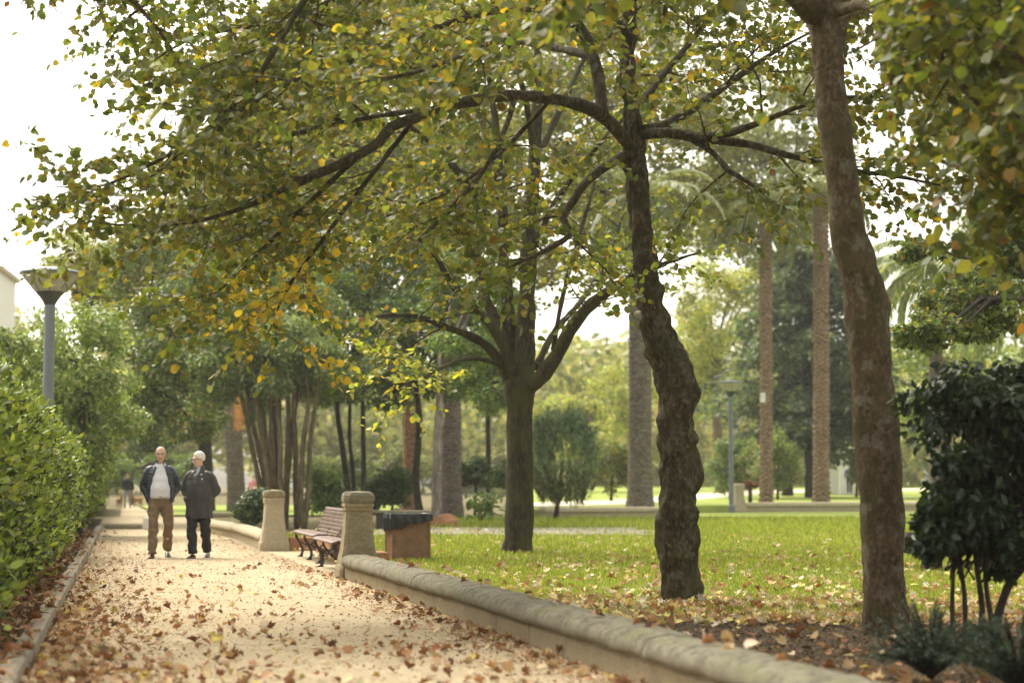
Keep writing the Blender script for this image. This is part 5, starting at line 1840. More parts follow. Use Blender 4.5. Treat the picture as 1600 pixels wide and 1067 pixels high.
# ------------------------------------------------------------------ dark leafy shrub at the picture's right edge
def dark_shrub():
    rng = np.random.default_rng(27)
    base = (W(1500, 1000, 13.6).x, 13.6, 0)
    root = empty('dark_shrub', base, 0, 'dark broad leaved shrub on bare leaning stems in front of the stone bench', 'shrub')
    for pts, w in [
        ([(1556, 1030), (1560, 960), (1585, 900), (1640, 850), (1700, 780)], [16, 15, 14, 12, 8]),
        ([(1505, 1030), (1508, 950), (1500, 880), (1485, 800), (1470, 720)], [9, 8, 8, 7, 5]),
        ([(1490, 1030), (1488, 940), (1492, 860), (1500, 760)], [8, 7, 7, 5]),
        ([(1528, 1030), (1535, 950), (1525, 870), (1530, 780), (1540, 680)], [11, 10, 9, 8, 5]),
        ([(1560, 980), (1540, 900), (1560, 820), (1570, 700)], [10, 9, 8, 5]),
    ]:
        P, Rr = stem_px(pts, 13.6, w, -0.03)
        mb = MB()
        mb.rings(bark_tube(P, Rr, step=.08, sides=9, amp=.03, fine=.006))
        mb.build('stem', M['bark_dark'], root, origin=base, smooth=True)
    blobs = []
    for c, r in [cw(1520, 640, 13.6, 115, 95), cw(1600, 640, 13.8, 120, 110), cw(1500, 760, 13.5, 95, 75), cw(1590, 760, 13.8, 120, 85), cw(1480, 825, 13.4, 60, 45), cw(1580, 850, 13.5, 90, 45), cw(1680, 700, 13.8, 110, 120)]:
        blobs += lumps(rng, c, r, 15, .36, hollow=.3)
    n = 13000
    B = np.array(blobs)
    k = rng.integers(0, len(B), n)
    u = norm(rng.normal(0, 1, (n, 3)))
    pos = B[k, :3] + u * B[k, 3:6] * (rng.random((n, 1)) ** .4) * 1.1
    px, py, f = project(pos)
    ok = (px > 1398 + 18 * np.sin(py * .05)) & (py > 535) & (py < 905)
    ok &= ~((py > 850) & (rng.random(n) < .35))
    pos, u = pos[ok], u[ok]
    n = len(pos)
    D = norm(rng.normal(0, .7, (n, 3)) + np.array([-.1, 0, -.55]))
    N = leaf_normals(D, rng, .55)
    size = .088 * rng.uniform(.6, 1.25, n)
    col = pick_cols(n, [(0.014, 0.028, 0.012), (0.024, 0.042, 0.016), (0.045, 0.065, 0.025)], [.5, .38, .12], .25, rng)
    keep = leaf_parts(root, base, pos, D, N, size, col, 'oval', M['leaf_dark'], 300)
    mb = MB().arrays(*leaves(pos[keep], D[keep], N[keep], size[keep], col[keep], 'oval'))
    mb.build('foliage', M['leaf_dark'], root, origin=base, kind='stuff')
    tubes = []
    for i in range(150):
        q = Vector(pos[int(rng.integers(n))])
        p = Vector((base[0] + rng.uniform(-.1, .7), 13.6, rng.uniform(.5, 1.2)))
        tubes.append(([p, p.lerp(q, .5) + Vector((0, 0, .05)), q], [.010, .007, .003]))
    MB().arrays(*tube_arrays(tubes, 4)).build('twigs', M['bark_dark'], root, origin=base, kind='stuff')


dark_shrub()

# low dark needle bush in the corner, two of them
rng = np.random.default_rng(33)
for i, (px, d, h, r, lab) in enumerate([(1450, 11.6, 0.50, 0.42, 'low dark blue green needle bush at the foot of the smooth brown tree'),
                                        (1590, 10.8, 0.55, 0.50, 'low dark needle bush at the corner of the picture, over fallen brown leaves')]):
    b = gbase(px, d)
    root = empty('needle_bush', b, 0, lab, 'bush', 'low needle bushes')
    tubes, P_, D_, N_ = [], [], [], []
    for k in range(95):
        a = rng.uniform(0, 2 * math.pi)
        L = rng.uniform(.35, 1) * r
        e = Vector((b[0] + L * math.cos(a), b[1] + L * math.sin(a), h * rng.uniform(.35, 1.05) * (1 - .45 * (L / r) ** 2)))
        s = Vector((b[0], b[1], 0.03))
        mid = s.lerp(e, .55) + Vector((0, 0, .06))
        pts, rd = spline([s, mid, e], [.010, .007, .003], .06)
        tubes.append((pts, rd))
        for q in range(85):
            t = rng.uniform(.35, 1)
            j = min(int(t * (len(pts) - 1)), len(pts) - 2)
            pp = pts[j].lerp(pts[j + 1], rng.random())
            T = (pts[j + 1] - pts[j]).normalized()
            dv = T * .6 + Vector(rng.normal(0, .6, 3))
            P_.append(tuple(pp)); D_.append(tuple(dv)); N_.append(tuple(Vector(rng.normal(0, .6, 3)) + Vector((0, 0, 1))))
    MB().arrays(*tube_arrays(tubes, 4)).build('twigs', M['bark_dark'], root, origin=b, kind='stuff')
    n = len(P_)
    MB().arrays(*leaves(np.array(P_), np.array(D_), norm(np.array(N_)), rng.uniform(.025, .05, n), pick_cols(n, [(0.018, 0.035, 0.025), (0.035, 0.06, 0.04), (0.06, 0.09, 0.06)], [.4, .4, .2], .2, rng), 'strap')).build('foliage', M['leaf_far'], root, origin=b, kind='stuff')


# ------------------------------------------------------------------ buildings
def facade(name, label, c, w, dp, h, mat, rows, cols, win, rz=0.0, roof=True):
    root = empty(name, c, rz, label, 'building', 'buildings beyond the park')
    MB().box((0, 0, h / 2), (w, dp, h)).build('wall', M[mat], root)
    if roof:
        MB().box((0, 0, h + .15), (w + .5, dp + .5, .3)).build('roof', M['stone_pale'], root)
    mw = None
    for r_ in range(rows):
        for q in range(cols):
            x = -w / 2 + w * (q + .5) / cols
            z = h * (r_ + .55) / rows
            o = MB().box((0, 0, 0), (win[0] + .16, .1, win[1] + .16)).build('window', M['white_paint'], root) if mw is None else bpy.data.objects.new('window', mw[0])
            if mw is None:
                p_ = MB().box((0, 0, 0), (win[0], .12, win[1])).build('pane', M['window'], o)
                mw = (o.data, p_.data)
            else:
                COL.objects.link(o)
                o.parent = root
                p_ = bpy.data.objects.new('pane', mw[1])
                COL.objects.link(p_)
                p_.parent = o
            o.location = (x, -dp / 2 - .03, z)
            if (r_ + q) % 2 == 0 and cols > 2:
                b_ = MB().box((x, -dp / 2 - .5, z - win[1] / 2 - .12), (win[0] + .9, 1.0, .14)).build('balcony', M['stone_pale'], root)
    return root


facade('apartment_building', 'white building with balconies peeking in at the edge of the sky beside the tall lamp', (-36.6, 125, 0), 7.0, 8, 14.6, 'white_wall', 5, 4, (1.0, 1.5), 0.12)
facade('apartment_building', 'pale building hidden behind the bright trees across the park', (12, 215, 0), 38, 10, 15, 'cream_wall', 5, 12, (1.2, 1.6))
# white pavilion with columns
c = W(1325, 752, 112)
gz = base_z(c.x, 112)
root = empty('white_pavilion', (c.x, 112, gz), 0, 'white columned pavilion far behind the slim rough palm', 'building')
MB().box((0.4, 1.5, 1.55), (4.6, 0.3, 3.1)).build('wall', M['white_wall'], root)
MB().box((0.4, 0.3, 3.25), (5.0, 3.0, .3)).build('roof', M['white_paint'], root)
for x in (-1.5, -.35, 1.0, 2.3):
    MB().box((x, -0.9, 1.55), (.32 if x != -.35 else .6, .3, 3.1), bev=.03).build('column', M['white_wall'], root)
tag(MB().box((1.0, 0, .35), (2.4, .8, .7), bev=.04).build('stone_plinth', M['stone_pale']), 'pale stone planter plinth in front of the white pavilion', 'plinth').location = (c.x, 108.5, gz)


# ------------------------------------------------------------------ people
def ell(c, r, n=14, m=10, rot=None):
    rs = []
    for i in range(1, m):
        ph = math.pi * i / m
        rg = []
        for j in range(n):
            a = 2 * math.pi * j / n
            v = Vector((r[0] * math.sin(ph) * math.cos(a), r[1] * math.sin(ph) * math.sin(a), -r[2] * math.cos(ph)))
            if rot is not None:
                v = rot @ v
            rg.append(v + Vector(c))
        rs.append(rg)
    return rs


def oval_tube(pts, rads, n=16, step=0.04):
    """tube with rads = [(rx, ry)] in the local frame of the path"""
    P = [Vector(p) for p in pts]
    Q, A = spline(P, [r[0] for r in rads], step)
    _, B = spline(P, [r[1] for r in rads], step)
    out = []
    for i, p in enumerate(Q):
        a, b = Q[max(0, i - 1)], Q[min(len(Q) - 1, i + 1)]
        t = (b - a).normalized()
        x = Vector((1, 0, 0)) - t * t.x
        x = x.normalized() if x.length > .1 else Vector((0, 1, 0)).cross(t).normalized()
        y = t.cross(x)
        out.append([p + x * (A[i] * math.cos(2 * math.pi * k / n)) + y * (B[i] * math.sin(2 * math.pi * k / n)) for k in range(n)])
    return out


def fused(name, ringsets, mat, root, voxel=0.012, it=3):
    mb = MB()
    for r in ringsets:
        mb.rings(r)
    o = mb.build(name, mat, root, smooth=True)
    m = o.modifiers.new("fuse", 'REMESH')
    m.mode = 'VOXEL'
    m.voxel_size = voxel
    m.use_smooth_shade = True
    if it:
        s = o.modifiers.new("soft", 'SMOOTH')
        s.iterations = it
        s.factor = 0.5
    return o


def torso_rings(prof, n=28, a0=None, thick=0.02, quilt=0.0, fold=0.0, seed=0, lean=0.0):
    """prof: [(z, rx, ry, cy, open angle)]; with an opening the rings become an open shell facing -y"""
    zs = [p[0] for p in prof]
    out = []
    z = zs[0]
    steps = int(abs(zs[-1] - zs[0]) / 0.013) + 1
    for i in range(steps + 1):
        z = zs[0] + (zs[-1] - zs[0]) * i / steps
        k = 0
        while k < len(prof) - 2 and not (min(zs[k], zs[k + 1]) <= z <= max(zs[k], zs[k + 1])):
            k += 1
        t = smooth01((z - zs[k]) / (zs[k + 1] - zs[k]))
        rx, ry, cy, oa = [prof[k][q] + (prof[k + 1][q] - prof[k][q]) * t for q in (1, 2, 3, 4)]
        q = quilt * abs(math.sin(z * math.pi / 0.052)) if quilt else 0
        rg = []
        if oa > 0:
            m = n
            for j in range(m + 1):
                a = -math.pi / 2 + oa + (2 * math.pi - 2 * oa) * j / m
                f = fold * noise.noise(Vector((math.cos(a) * 3, math.sin(a) * 3, z * 6 + seed)))
                rg.append(Vector(((rx + q + f) * math.cos(a), cy + (ry + q + f) * math.sin(a), z)))
            for j in range(m, -1, -1):
                a = -math.pi / 2 + oa + (2 * math.pi - 2 * oa) * j / m
                rg.append(Vector(((rx - thick) * math.cos(a), cy + (ry - thick) * math.sin(a), z)))
        else:
            for j in range(n):
                a = 2 * math.pi * j / n
                f = fold * noise.noise(Vector((math.cos(a) * 3, math.sin(a) * 3, z * 6 + seed)))
                rg.append(Vector(((rx + q + f) * math.cos(a), cy + (ry + q + f) * math.sin(a), z)))
        out.append(rg)
    return out


def sleeve(pts, rads, quilt=0.0, fold=0.0, seed=0):
    rs = oval_tube(pts, rads, 16, 0.013)
    out = []
    L = 0
    for i, r in enumerate(rs):
        c = sum(r, Vector()) / len(r)
        q = quilt * abs(math.sin(i * 0.013 * math.pi / 0.052))
        out.append([v + (v - c).normalized() * (q + fold * noise.noise(v * 9 + Vector((seed, 0, 0)))) for v in r])
    return out


def head_parts(root, c, yaw, pitch, hair, skin, glasses=False, s=1.0, bald=False):
    """returns ring sets of the head for the fused body; adds hair, eyes, mouth, glasses as children"""
    Rm = Matrix.Rotation(yaw, 3, 'Z') @ Matrix.Rotation(pitch, 3, 'X')
    c = Vector(c)

    def T(rs):
        return [[c + Rm @ (v * s) for v in r] for r in rs]
    sets = [T(ell((0, .012, .03), (.074, .092, .088), 18, 12)), T(ell((0, -.012, -.035), (.060, .072, .078), 16, 10)),
            T(ell((0, -.045, -.085), (.034, .034, .028), 12, 8)),
            T(ell((0, -.088, -.018), (.013, .020, .026), 10, 8, Matrix.Rotation(.35, 3, 'X'))), T(ell((0, -.098, -.034), (.017, .014, .012), 10, 8)),
            T(ell((0, -.074, .022), (.048, .018, .010), 12, 8)), T(ell((-.035, -.062, -.03), (.022, .018, .02), 10, 8)), T(ell((.035, -.062, -.03), (.022, .018, .02), 10, 8)),
            T(ell((-.078, .012, -.012), (.010, .022, .034), 10, 8, Matrix.Rotation(-.25, 3, 'Z'))), T(ell((.078, .012, -.012), (.010, .022, .034), 10, 8, Matrix.Rotation(.25, 3, 'Z')))]
    for sx in (-1, 1):
        mb = MB()
        mb.rings(T(ell((sx * .030, -.0795, .004), (.0125, .006, .0065), 10, 6)))
        mb.build('eye', M['eye'], root, smooth=True)
        mb = MB()
        mb.rings(T(ell((sx * .032, -.088, .026), (.020, .007, .0045), 10, 6)))
        mb.build('eyebrow', M[hair], root, smooth=True)
    mb = MB()
    mb.rings(T(ell((0, -.0835, -.064), (.026, .007, .0065), 12, 6)))
    mb.build('mouth', M['lip'], root, smooth=True)
    # hair: a thick cap trimmed to the hair line
    rs = []
    nn, mm = 26, 16
    for i in range(mm + 1):
        ph = math.pi * (0.03 + 0.66 * i / mm)
        rg = []
        for j in range(nn):
            a = 2 * math.pi * j / nn
            front = max(0.0, -math.sin(a))
            lim = (0.30 + 0.40 * (1 - front)) if not bald else 0.69
            p2 = min(ph, math.pi * lim)
            k = 1.0 + .05 * noise.noise(Vector((math.cos(a) * 4, math.sin(a) * 4, ph * 5)))
            rr = (.080 * k, .099 * k, .098 * k)
            rg.append(Vector((rr[0] * math.sin(p2) * math.cos(a), .016 + rr[1] * math.sin(p2) * math.sin(a), .03 + rr[2] * math.cos(p2))))
        rs.append(rg)
    if bald:
        rs2 = []
        for i in range(8):
            ph = math.pi * (0.36 + 0.30 * i / 7)
            rg = []
            for j in range(nn + 1):
                a = -math.pi * 0.12 + math.pi * 1.24 * j / nn
                thin = math.sin(math.pi * i / 7) * .006 + .0005
                rg.append(Vector(((.0745 + thin) * math.sin(ph) * math.cos(a), .012 + (.0925 + thin) * math.sin(ph) * math.sin(a), .03 + .0885 * math.cos(ph))))
            for j in range(nn, -1, -1):
                a = -math.pi * 0.12 + math.pi * 1.24 * j / nn
                rg.append(Vector((.068 * math.sin(ph) * math.cos(a), .012 + .086 * math.sin(ph) * math.sin(a), .03 + .0885 * math.cos(ph))))
            rs2.append(rg)
        rs = rs2
    mb = MB()
    mb.rings(T(rs))
    mb.build('hair', M[hair], root, smooth=True)
    if glasses:
        mb = MB()
        for sx in (-1, 1):
            pts = [c + Rm @ (Vector((sx * .033 + .023 * math.cos(t), -.098 + .003 * abs(math.cos(t)), .004 + .017 * math.sin(t))) * s) for t in [2 * math.pi * i / 14 for i in range(15)]]
            mb.tube(pts, [.0018] * 15, 4)
            mb.tube([c + Rm @ (Vector((sx * .056, -.096, .008)) * s), c + Rm @ (Vector((sx * .079, .01, .006)) * s)], [.0018, .0018], 4)
        mb.tube([c + Rm @ (Vector((-.010, -.099, .008)) * s), c + Rm @ (Vector((.010, -.099, .008)) * s)], [.0018, .0018], 4)
        mb.build('glasses', M['iron'], root)
    return sets


def shoe(root, c, yaw, pitch, mat='shoe'):
    Rm = Matrix.Rotation(yaw, 3, 'Z') @ Matrix.Rotation(pitch, 3, 'X')
    prof = [(.085, .030, .035, .05), (.06, .038, .045, .075), (0.0, .040, .055, .085), (-.06, .042, .040, .062), (-.12, .047, .032, .048), (-.165, .042, .026, .038), (-.19, .022, .018, .024)]
    rs = []
    for y, w, h, top in prof:
        rs.append([Vector(c) + Rm @ Vector((w * math.cos(a), y, max(0.004, h * .5 + h * .75 * math.sin(a)))) for a in [2 * math.pi * k / 14 for k in range(14)]])
    mb = MB()
    mb.rings(rs)
    o = mb.build('shoe', M[mat], root, smooth=True)
    mb = MB()
    rs = [[Vector(c) + Rm @ Vector((w * 1.04 * math.cos(a), y, z)) for w, y in [(.042 + .004 * math.sin(a * 2), -.055 + .14 * math.sin(a))]][0] for a in [2 * math.pi * k / 18 for k in range(18)] for z in [0]]
    mb.rings([[v + Vector((0, 0, .0)) for v in rs], [v + Vector((0, 0, .014)) for v in rs]])
    mb.build('sole', M['black'], o)
    return o


def fist(c, sx):
    """hand with curled fingers, as ring sets (palm, four fingers, thumb)"""
    c = Vector(c)
    out = [ell(c, (.026, .040, .045))]
    for k in range(4):
        y = -.033 + .021 * k
        l = (.030, .036, .034, .026)[k]
        out.append(tube_rings([c + Vector((0, y, -.03)), c + Vector((-sx * .004, y, -.055 - l * .5)), c + Vector((-sx * .022, y, -.06 - l * .6)), c + Vector((-sx * .034, y, -.045))], [.010, .0095, .009, .008], 8))
    out.append(tube_rings([c + Vector((0, -.03, .015)), c + Vector((-sx * .012, -.055, -.01)), c + Vector((-sx * .02, -.058, -.035))], [.012, .011, .009], 8))
    return out


def body_sets(legs, arms, neck_c, head_c, chest=(.165, .105), s=1.0):
    sets = [torso_rings([(.88, .15, .10, 0, 0), (1.05, .15, .11, -.01, 0), (1.25, chest[0], chest[1], 0, 0), (1.40, .15, .08, .01, 0), (1.46, .06, .05, .01, 0)], 20)]
    sets.append(oval_tube([neck_c, (Vector(neck_c) + Vector(head_c)) / 2, head_c], [(.062, .06), (.056, .058), (.055, .06)], 14, .03))
    for hip, kn, an in legs:
        sets.append(oval_tube([hip, kn, an], [(.085, .085), (.052, .055), (.036, .04)], 12, .06))
    for sh, el, wr in arms:
        sets.append(oval_tube([sh, el, wr], [(.055, .055), (.042, .042), (.028, .03)], 12, .05))
        sets += fist(Vector(wr) + (Vector(wr) - Vector(el)).normalized() * .05, 1 if sh[0] > 0 else -1)
    return sets


# --- man with bald head, open quilted jacket
def man_one():
    g = W(249, 870, 30.5)
    root = empty('person', (g.x, 30.5, 0.008), 0.17, 'bald man walking in an open dark quilted jacket over a white shirt and brown trousers', 'person', 'people in the park')
    legs = [((-.095, 0, .90), (-.100, -.13, .51), (-.110, -.20, .10)), ((.095, 0, .90), (.135, -.05, .50), (.120, .20, .15))]
    arms = [((-.175, .01, 1.37), (-.262, .08, 1.12), (-.150, -.01, .93)), ((.175, .01, 1.37), (.268, .07, 1.12), (.150, -.01, .92))]
    hc = (0.0, -.02, 1.625)
    sets = body_sets(legs, arms, (0, .01, 1.44), (0, -.01, 1.56), (.17, .11))
    sets += head_parts(root, hc, -0.04, 0.05, 'hair_grey', 'skin', bald=True, s=1.06)
    fused('body', sets, M['skin'], root, 0.0075, 2)
    # shirt with round belly, collar and buttons
    fused('shirt', [torso_rings([(.90, .165, .125, -.01, 0), (.97, .175, .155, -.035, 0), (1.08, .178, .165, -.04, 0), (1.22, .172, .140, -.02, 0), (1.36, .165, .11, 0, 0), (1.43, .12, .085, .005, 0), (1.475, .066, .062, .005, 0)], 28, fold=.012)], M['shirt_white'], root, 0.011, 1)
    mb = MB()
    for sx in (-1, 1):
        mb.add([Vector((sx * .012, -.075, 1.445)), Vector((sx * .062, -.045, 1.50)), Vector((sx * .085, -.055, 1.455)), Vector((sx * .05, -.102, 1.405)),
                Vector((sx * .012, -.065, 1.447)), Vector((sx * .058, -.035, 1.50)), Vector((sx * .080, -.045, 1.455)), Vector((sx * .05, -.09, 1.405))],
               [(0, 1, 2, 3), (4, 7, 6, 5), (0, 4, 5, 1), (1, 5, 6, 2), (2, 6, 7, 3), (3, 7, 4, 0)])
    mb.build('collar', M['shirt_white'], root)
    for k in range(5):
        z = 1.38 - .085 * k
        yb = -.115 - .085 * smooth01((1.40 - z) / .3)
        MB().rings(ell((0.004, yb - .012, z), (.006, .004, .006), 8, 6)).build('button', M['stone_pale'], root)
    # trousers
    hips = torso_rings([(.86, .172, .135, -.005, 0), (.93, .176, .145, -.015, 0), (.975, .170, .145, -.02, 0)], 24)
    low = ell((0, 0, .86), (.165, .125, .10), 20, 10)
    tr = []
    for (h_, k_, a_), sd in zip(legs, (3, 8)):
        pts = [h_, (Vector(h_) + Vector(k_)) / 2, k_, (Vector(k_) + Vector(a_)) / 2, Vector(a_) + Vector((0, 0, -.035))]
        rs = oval_tube(pts, [(.098, .105), (.092, .098), (.078, .080), (.072, .074), (.070, .078)], 18, .02)
        out = []
        for r in rs:
            c = sum(r, Vector()) / len(r)
            out.append([v + (v - c).normalized() * (.026 * noise.noise(Vector((v.x * 6, v.y * 6, v.z * 13 + sd)))) for v in r])
        tr.append(out)
    fused('trousers', [hips, low] + tr, M['khaki'], root, 0.011, 2)
    mb = MB()
    mb.rings([[Vector((.178 * math.cos(a), -.02 + .153 * math.sin(a), z)) for a in [2 * math.pi * k / 30 for k in range(30)]] for z in (.945, .985)])
    b_ = mb.build('belt', M['shoe'], root)
    MB().box((0.0, -.177, .965), (.045, .01, .036), bev=.004).build('buckle', M['lamp_paint'], b_)
    # jacket: open shell and sleeves with quilting
    mb = MB()
    mb.rings(torso_rings([(.87, .215, .165, .0, .92), (.95, .215, .17, .0, .88), (1.08, .212, .17, -.005, .78), (1.22, .208, .155, 0, .62), (1.33, .200, .130, .005, .48), (1.39, .172, .108, .01, .42), (1.445, .115, .085, .012, .42), (1.475, .082, .072, .012, .45), (1.53, .080, .07, .012, .55)], 34, thick=.022, quilt=.010, fold=.010))
    mb.build('jacket', M['navy'], root, smooth=True)
    for (sh, el, wr), sd in zip(arms, (2, 6)):
        mb = MB()
        sgn = 1 if sh[0] > 0 else -1
        mb.rings(sleeve([(sgn * .105, .012, 1.418), (sgn * .172, .012, 1.375), (sgn * .215, .035, 1.28), el, (Vector(el) + Vector(wr)) / 2, Vector((sgn * .172, -.035, .93))],
                        [(.028, .035), (.058, .066), (.066, .074), (.060, .064), (.056, .060), (.050, .055)], .007, .012, sd))
        mb.build('sleeve', M['navy'], root, smooth=True)
    shoe(root, (-.112, -.20, 0.0), -.12, 0)
    shoe(root, (.122, .22, 0.02), .12, 0.2)
    return root


def man_two():
    g = W(310, 870, 30.3)
    root = empty('person', (g.x, 30.3, 0.008), -0.10, 'white haired man in glasses and a long charcoal jacket, looking towards the bald man', 'person', 'people in the park')
    legs = [((-.09, 0, .86), (-.085, -.10, .47), (-.055, -.14, .10)), ((.09, 0, .86), (.105, -.02, .48), (.085, .20, .14))]
    arms = [((-.17, .01, 1.30), (-.25, .08, 1.06), (-.13, -.02, .90)), ((.17, .01, 1.30), (.26, .07, 1.06), (.13, -.02, .88))]
    hc = (-.01, -.03, 1.545)
    sets = [[[v + Vector((0, 0, -.06)) for v in r] for r in torso_rings([(.88, .15, .10, 0, 0), (1.05, .15, .11, -.01, 0), (1.25, .16, .105, 0, 0), (1.40, .15, .08, .01, 0), (1.46, .06, .05, .01, 0)], 20)]]
    sets.append(oval_tube([(0, .01, 1.37), (0, 0, 1.43), (-.005, -.015, 1.49)], [(.062, .06), (.055, .057), (.055, .06)], 14, .03))
    for hip, kn_, an in legs:
        sets.append(oval_tube([hip, kn_, an], [(.085, .085), (.052, .055), (.036, .04)], 12, .06))
    for sh, el, wr in arms:
        sets.append(oval_tube([sh, el, wr], [(.055, .055), (.042, .042), (.028, .03)], 12, .05))
        sets += fist(Vector(wr) + (Vector(wr) - Vector(el)).normalized() * .05, 1 if sh[0] > 0 else -1)
    sets += head_parts(root, hc, -0.80, 0.10, 'hair_white', 'skin_pale', True, 1.02)
    fused('body', sets, M['skin_pale'], root, 0.0075, 2)
    mb = MB()
    mb.rings(torso_rings([(1.15, .12, .10, 0, 0), (1.30, .12, .105, -.012, 0), (1.37, .08, .08, -.005, 0), (1.415, .064, .062, .0, 0)], 22))
    mb.build('shirt', M['shirt_grey'], root, smooth=True)
    # jacket closed, reaching mid thigh
    jk = torso_rings([(.62, .215, .165, 0, 0), (.70, .212, .168, 0, 0), (.85, .208, .168, -.005, 0), (1.0, .206, .168, -.012, 0), (1.15, .205, .158, -.008, 0), (1.24, .198, .135, .0, 0), (1.31, .175, .112, .005, 0), (1.365, .115, .09, .01, 0)], 34, fold=.03, seed=4)
    fused('jacket', [jk], M['charcoal'], root, 0.012, 1)
    mb = MB()
    mb.rings(torso_rings([(1.33, .125, .118, .0, .22), (1.38, .092, .092, .003, .38), (1.445, .080, .078, .008, .62)], 26, thick=.016))
    mb.build('collar', M['charcoal'], root, smooth=True)
    MB().tube([Vector((.005, -.118, 1.32)), Vector((.006, -.150, 1.24)), Vector((.006, -.178, 1.1)), Vector((.006, -.186, .95)), Vector((.006, -.172, .64))], [.006] * 5, 5).build('zip', M['iron'], root)
    MB().box((.085, -.152, 1.235), (.014, .008, .03)).build('pin_badge', M['white_paint'], root)
    for sx in (-1, 1):
        MB().box((sx * .125, -.158, .93), (.10, .018, .022), Matrix.Rotation(sx * .35, 3, 'Y') @ Matrix.Rotation(sx * .45, 3, 'Z'), .004).build('pocket_flap', M['charcoal'], root)
    for (sh, el, wr), sd in zip(arms, (2, 6)):
        mb = MB()
        sgn = 1 if sh[0] > 0 else -1
        mb.rings(sleeve([(sgn * .10, .012, 1.345), (sgn * .165, .012, 1.30), (sgn * .21, .035, 1.20), el, (Vector(el) + Vector(wr)) / 2, Vector((sgn * .165, -.085, .90))],
                        [(.028, .035), (.058, .068), (.066, .074), (.062, .066), (.058, .062), (.053, .057)], 0, .022, sd))
        mb.build('sleeve', M['charcoal'], root, smooth=True)
    tr = [ell((0, 0, .83), (.165, .125, .12), 20, 10)]
    for (h_, k_, a_), sd in zip(legs, (13, 18)):
        pts = [h_, (Vector(h_) + Vector(k_)) / 2, k_, (Vector(k_) + Vector(a_)) / 2, Vector(a_) + Vector((0, 0, -.03))]
        rs = oval_tube(pts, [(.096, .10), (.090, .095), (.080, .082), (.076, .078), (.074, .08)], 18, .02)
        tr.append([[v + (v - sum(r, Vector()) / len(r)).normalized() * (.026 * noise.noise(Vector((v.x * 6, v.y * 6, v.z * 13 + sd)))) for v in r] for r in rs])
    fused('trousers', tr, M['black'], root, 0.011, 2)
    shoe(root, (-.055, -.15, 0.0), -.08, 0)
    shoe(root, (.085, .215, 0.012), .1, 0.14)
    return root


man_one()
man_two()


def far_person(px, py, d, H, label, top, bottom, hair, z=0.0, bend=0.0, rz=0.0, waist_up=False, facing_away=True):
    g = W(px, py, d)
    root = empty('person', (g.x, d, z), rz, label, 'person', 'people in the park')
    k = H / 1.72
    S = lambda v: Vector(v) * k

    def B(v):
        v = Vector(v)
        if v.z > .95:
            q = v.z - .95
            return Vector((v.x, v.y - math.sin(bend) * q, .95 + math.cos(bend) * q)) * k
        return v * k
    legs = [((-.09, 0, .88), (-.10, -.10, .48), (-.10, -.12, .06)), ((.09, 0, .88), (.10, .02, .48), (.11, .18, .08))]
    arms = [((-.18, 0, 1.38), (-.24, .05, 1.12), (-.24, -.08, .90)), ((.18, 0, 1.38), (.25, .04, 1.12), (.27, -.02, .88))]
    sets = [[[B(v) for v in r] for r in ell((0, 0, 1.58), (.078, .095, .115))], [[B(v) for v in r] for r in tube_rings([(0, 0, 1.38), (0, 0, 1.52)], [.055, .05], 10)],
            [[B(v) for v in r] for r in torso_rings([(.9, .14, .10, 0, 0), (1.3, .15, .10, 0, 0), (1.42, .06, .05, 0, 0)], 14)]]
    for a in arms:
        sets.append(oval_tube([B(q) for q in a], [(.045 * k, .045 * k), (.036 * k, .036 * k), (.027 * k, .027 * k)], 10, .06))
        sets += fist(B(Vector(a[2]) + Vector((0, 0, -.05))), 1)
    for l in legs:
        sets.append(oval_tube([S(q) for q in l], [(.08 * k, .08 * k), (.05 * k, .05 * k), (.035 * k, .04 * k)], 10, .06))
    fused('body', sets, M['skin'], root, .014, 1)
    mb = MB()
    mb.rings([[B(v) for v in r] for r in torso_rings([(.86, .17, .125, 0, 0), (1.1, .165, .125, 0, 0), (1.3, .18, .12, 0, 0), (1.40, .15, .09, 0, 0), (1.45, .07, .06, 0, 0)], 20, fold=.02)])
    mb.build('top', M[top], root, smooth=True)
    for a in arms:
        mb = MB()
        mb.rings(oval_tube([B(q) for q in a], [(.066 * k, .066 * k), (.056 * k, .056 * k), (.046 * k, .046 * k)], 12, .05))
        mb.build('sleeve', M[top], root, smooth=True)
    tr = [[S(v) for v in r] for r in ell((0, 0, .86), (.155, .12, .13))]
    fused('trousers', [tr] + [oval_tube([S(q) for q in l], [(.095 * k, .098 * k), (.072 * k, .075 * k), (.060 * k, .066 * k)], 14, .05) for l in legs], M[bottom], root, .016, 1)
    mb = MB()
    mb.rings([[B(v) for v in r] for r in ell((0, .018, 1.60), (.088, .10, .115))])
    mb.build('hair', M[hair], root, smooth=True)
    for l in legs:
        shoe(root, S((l[2][0], l[2][1], 0)), 0, 0)
    return root


far_person(199, 793, 88, 1.60, 'distant walker in a black top and grey trousers beyond the bald man', 'black', 'grey_cloth', 'hair_brown', 0.01)
far_person(1327, 752, 107, 1.65, 'person in a blue top bending over in front of the white pavilion', 'blue_cloth', 'black', 'hair_grey', base_z(W(1327, 752, 107).x, 107) + 0.15, 0.5)
far_person(396, 752, 92, 1.5, 'far person in a pink top half hidden by the fan of slender stems', 'pink_cloth', 'grey_cloth', 'hair_brown', 0.01)


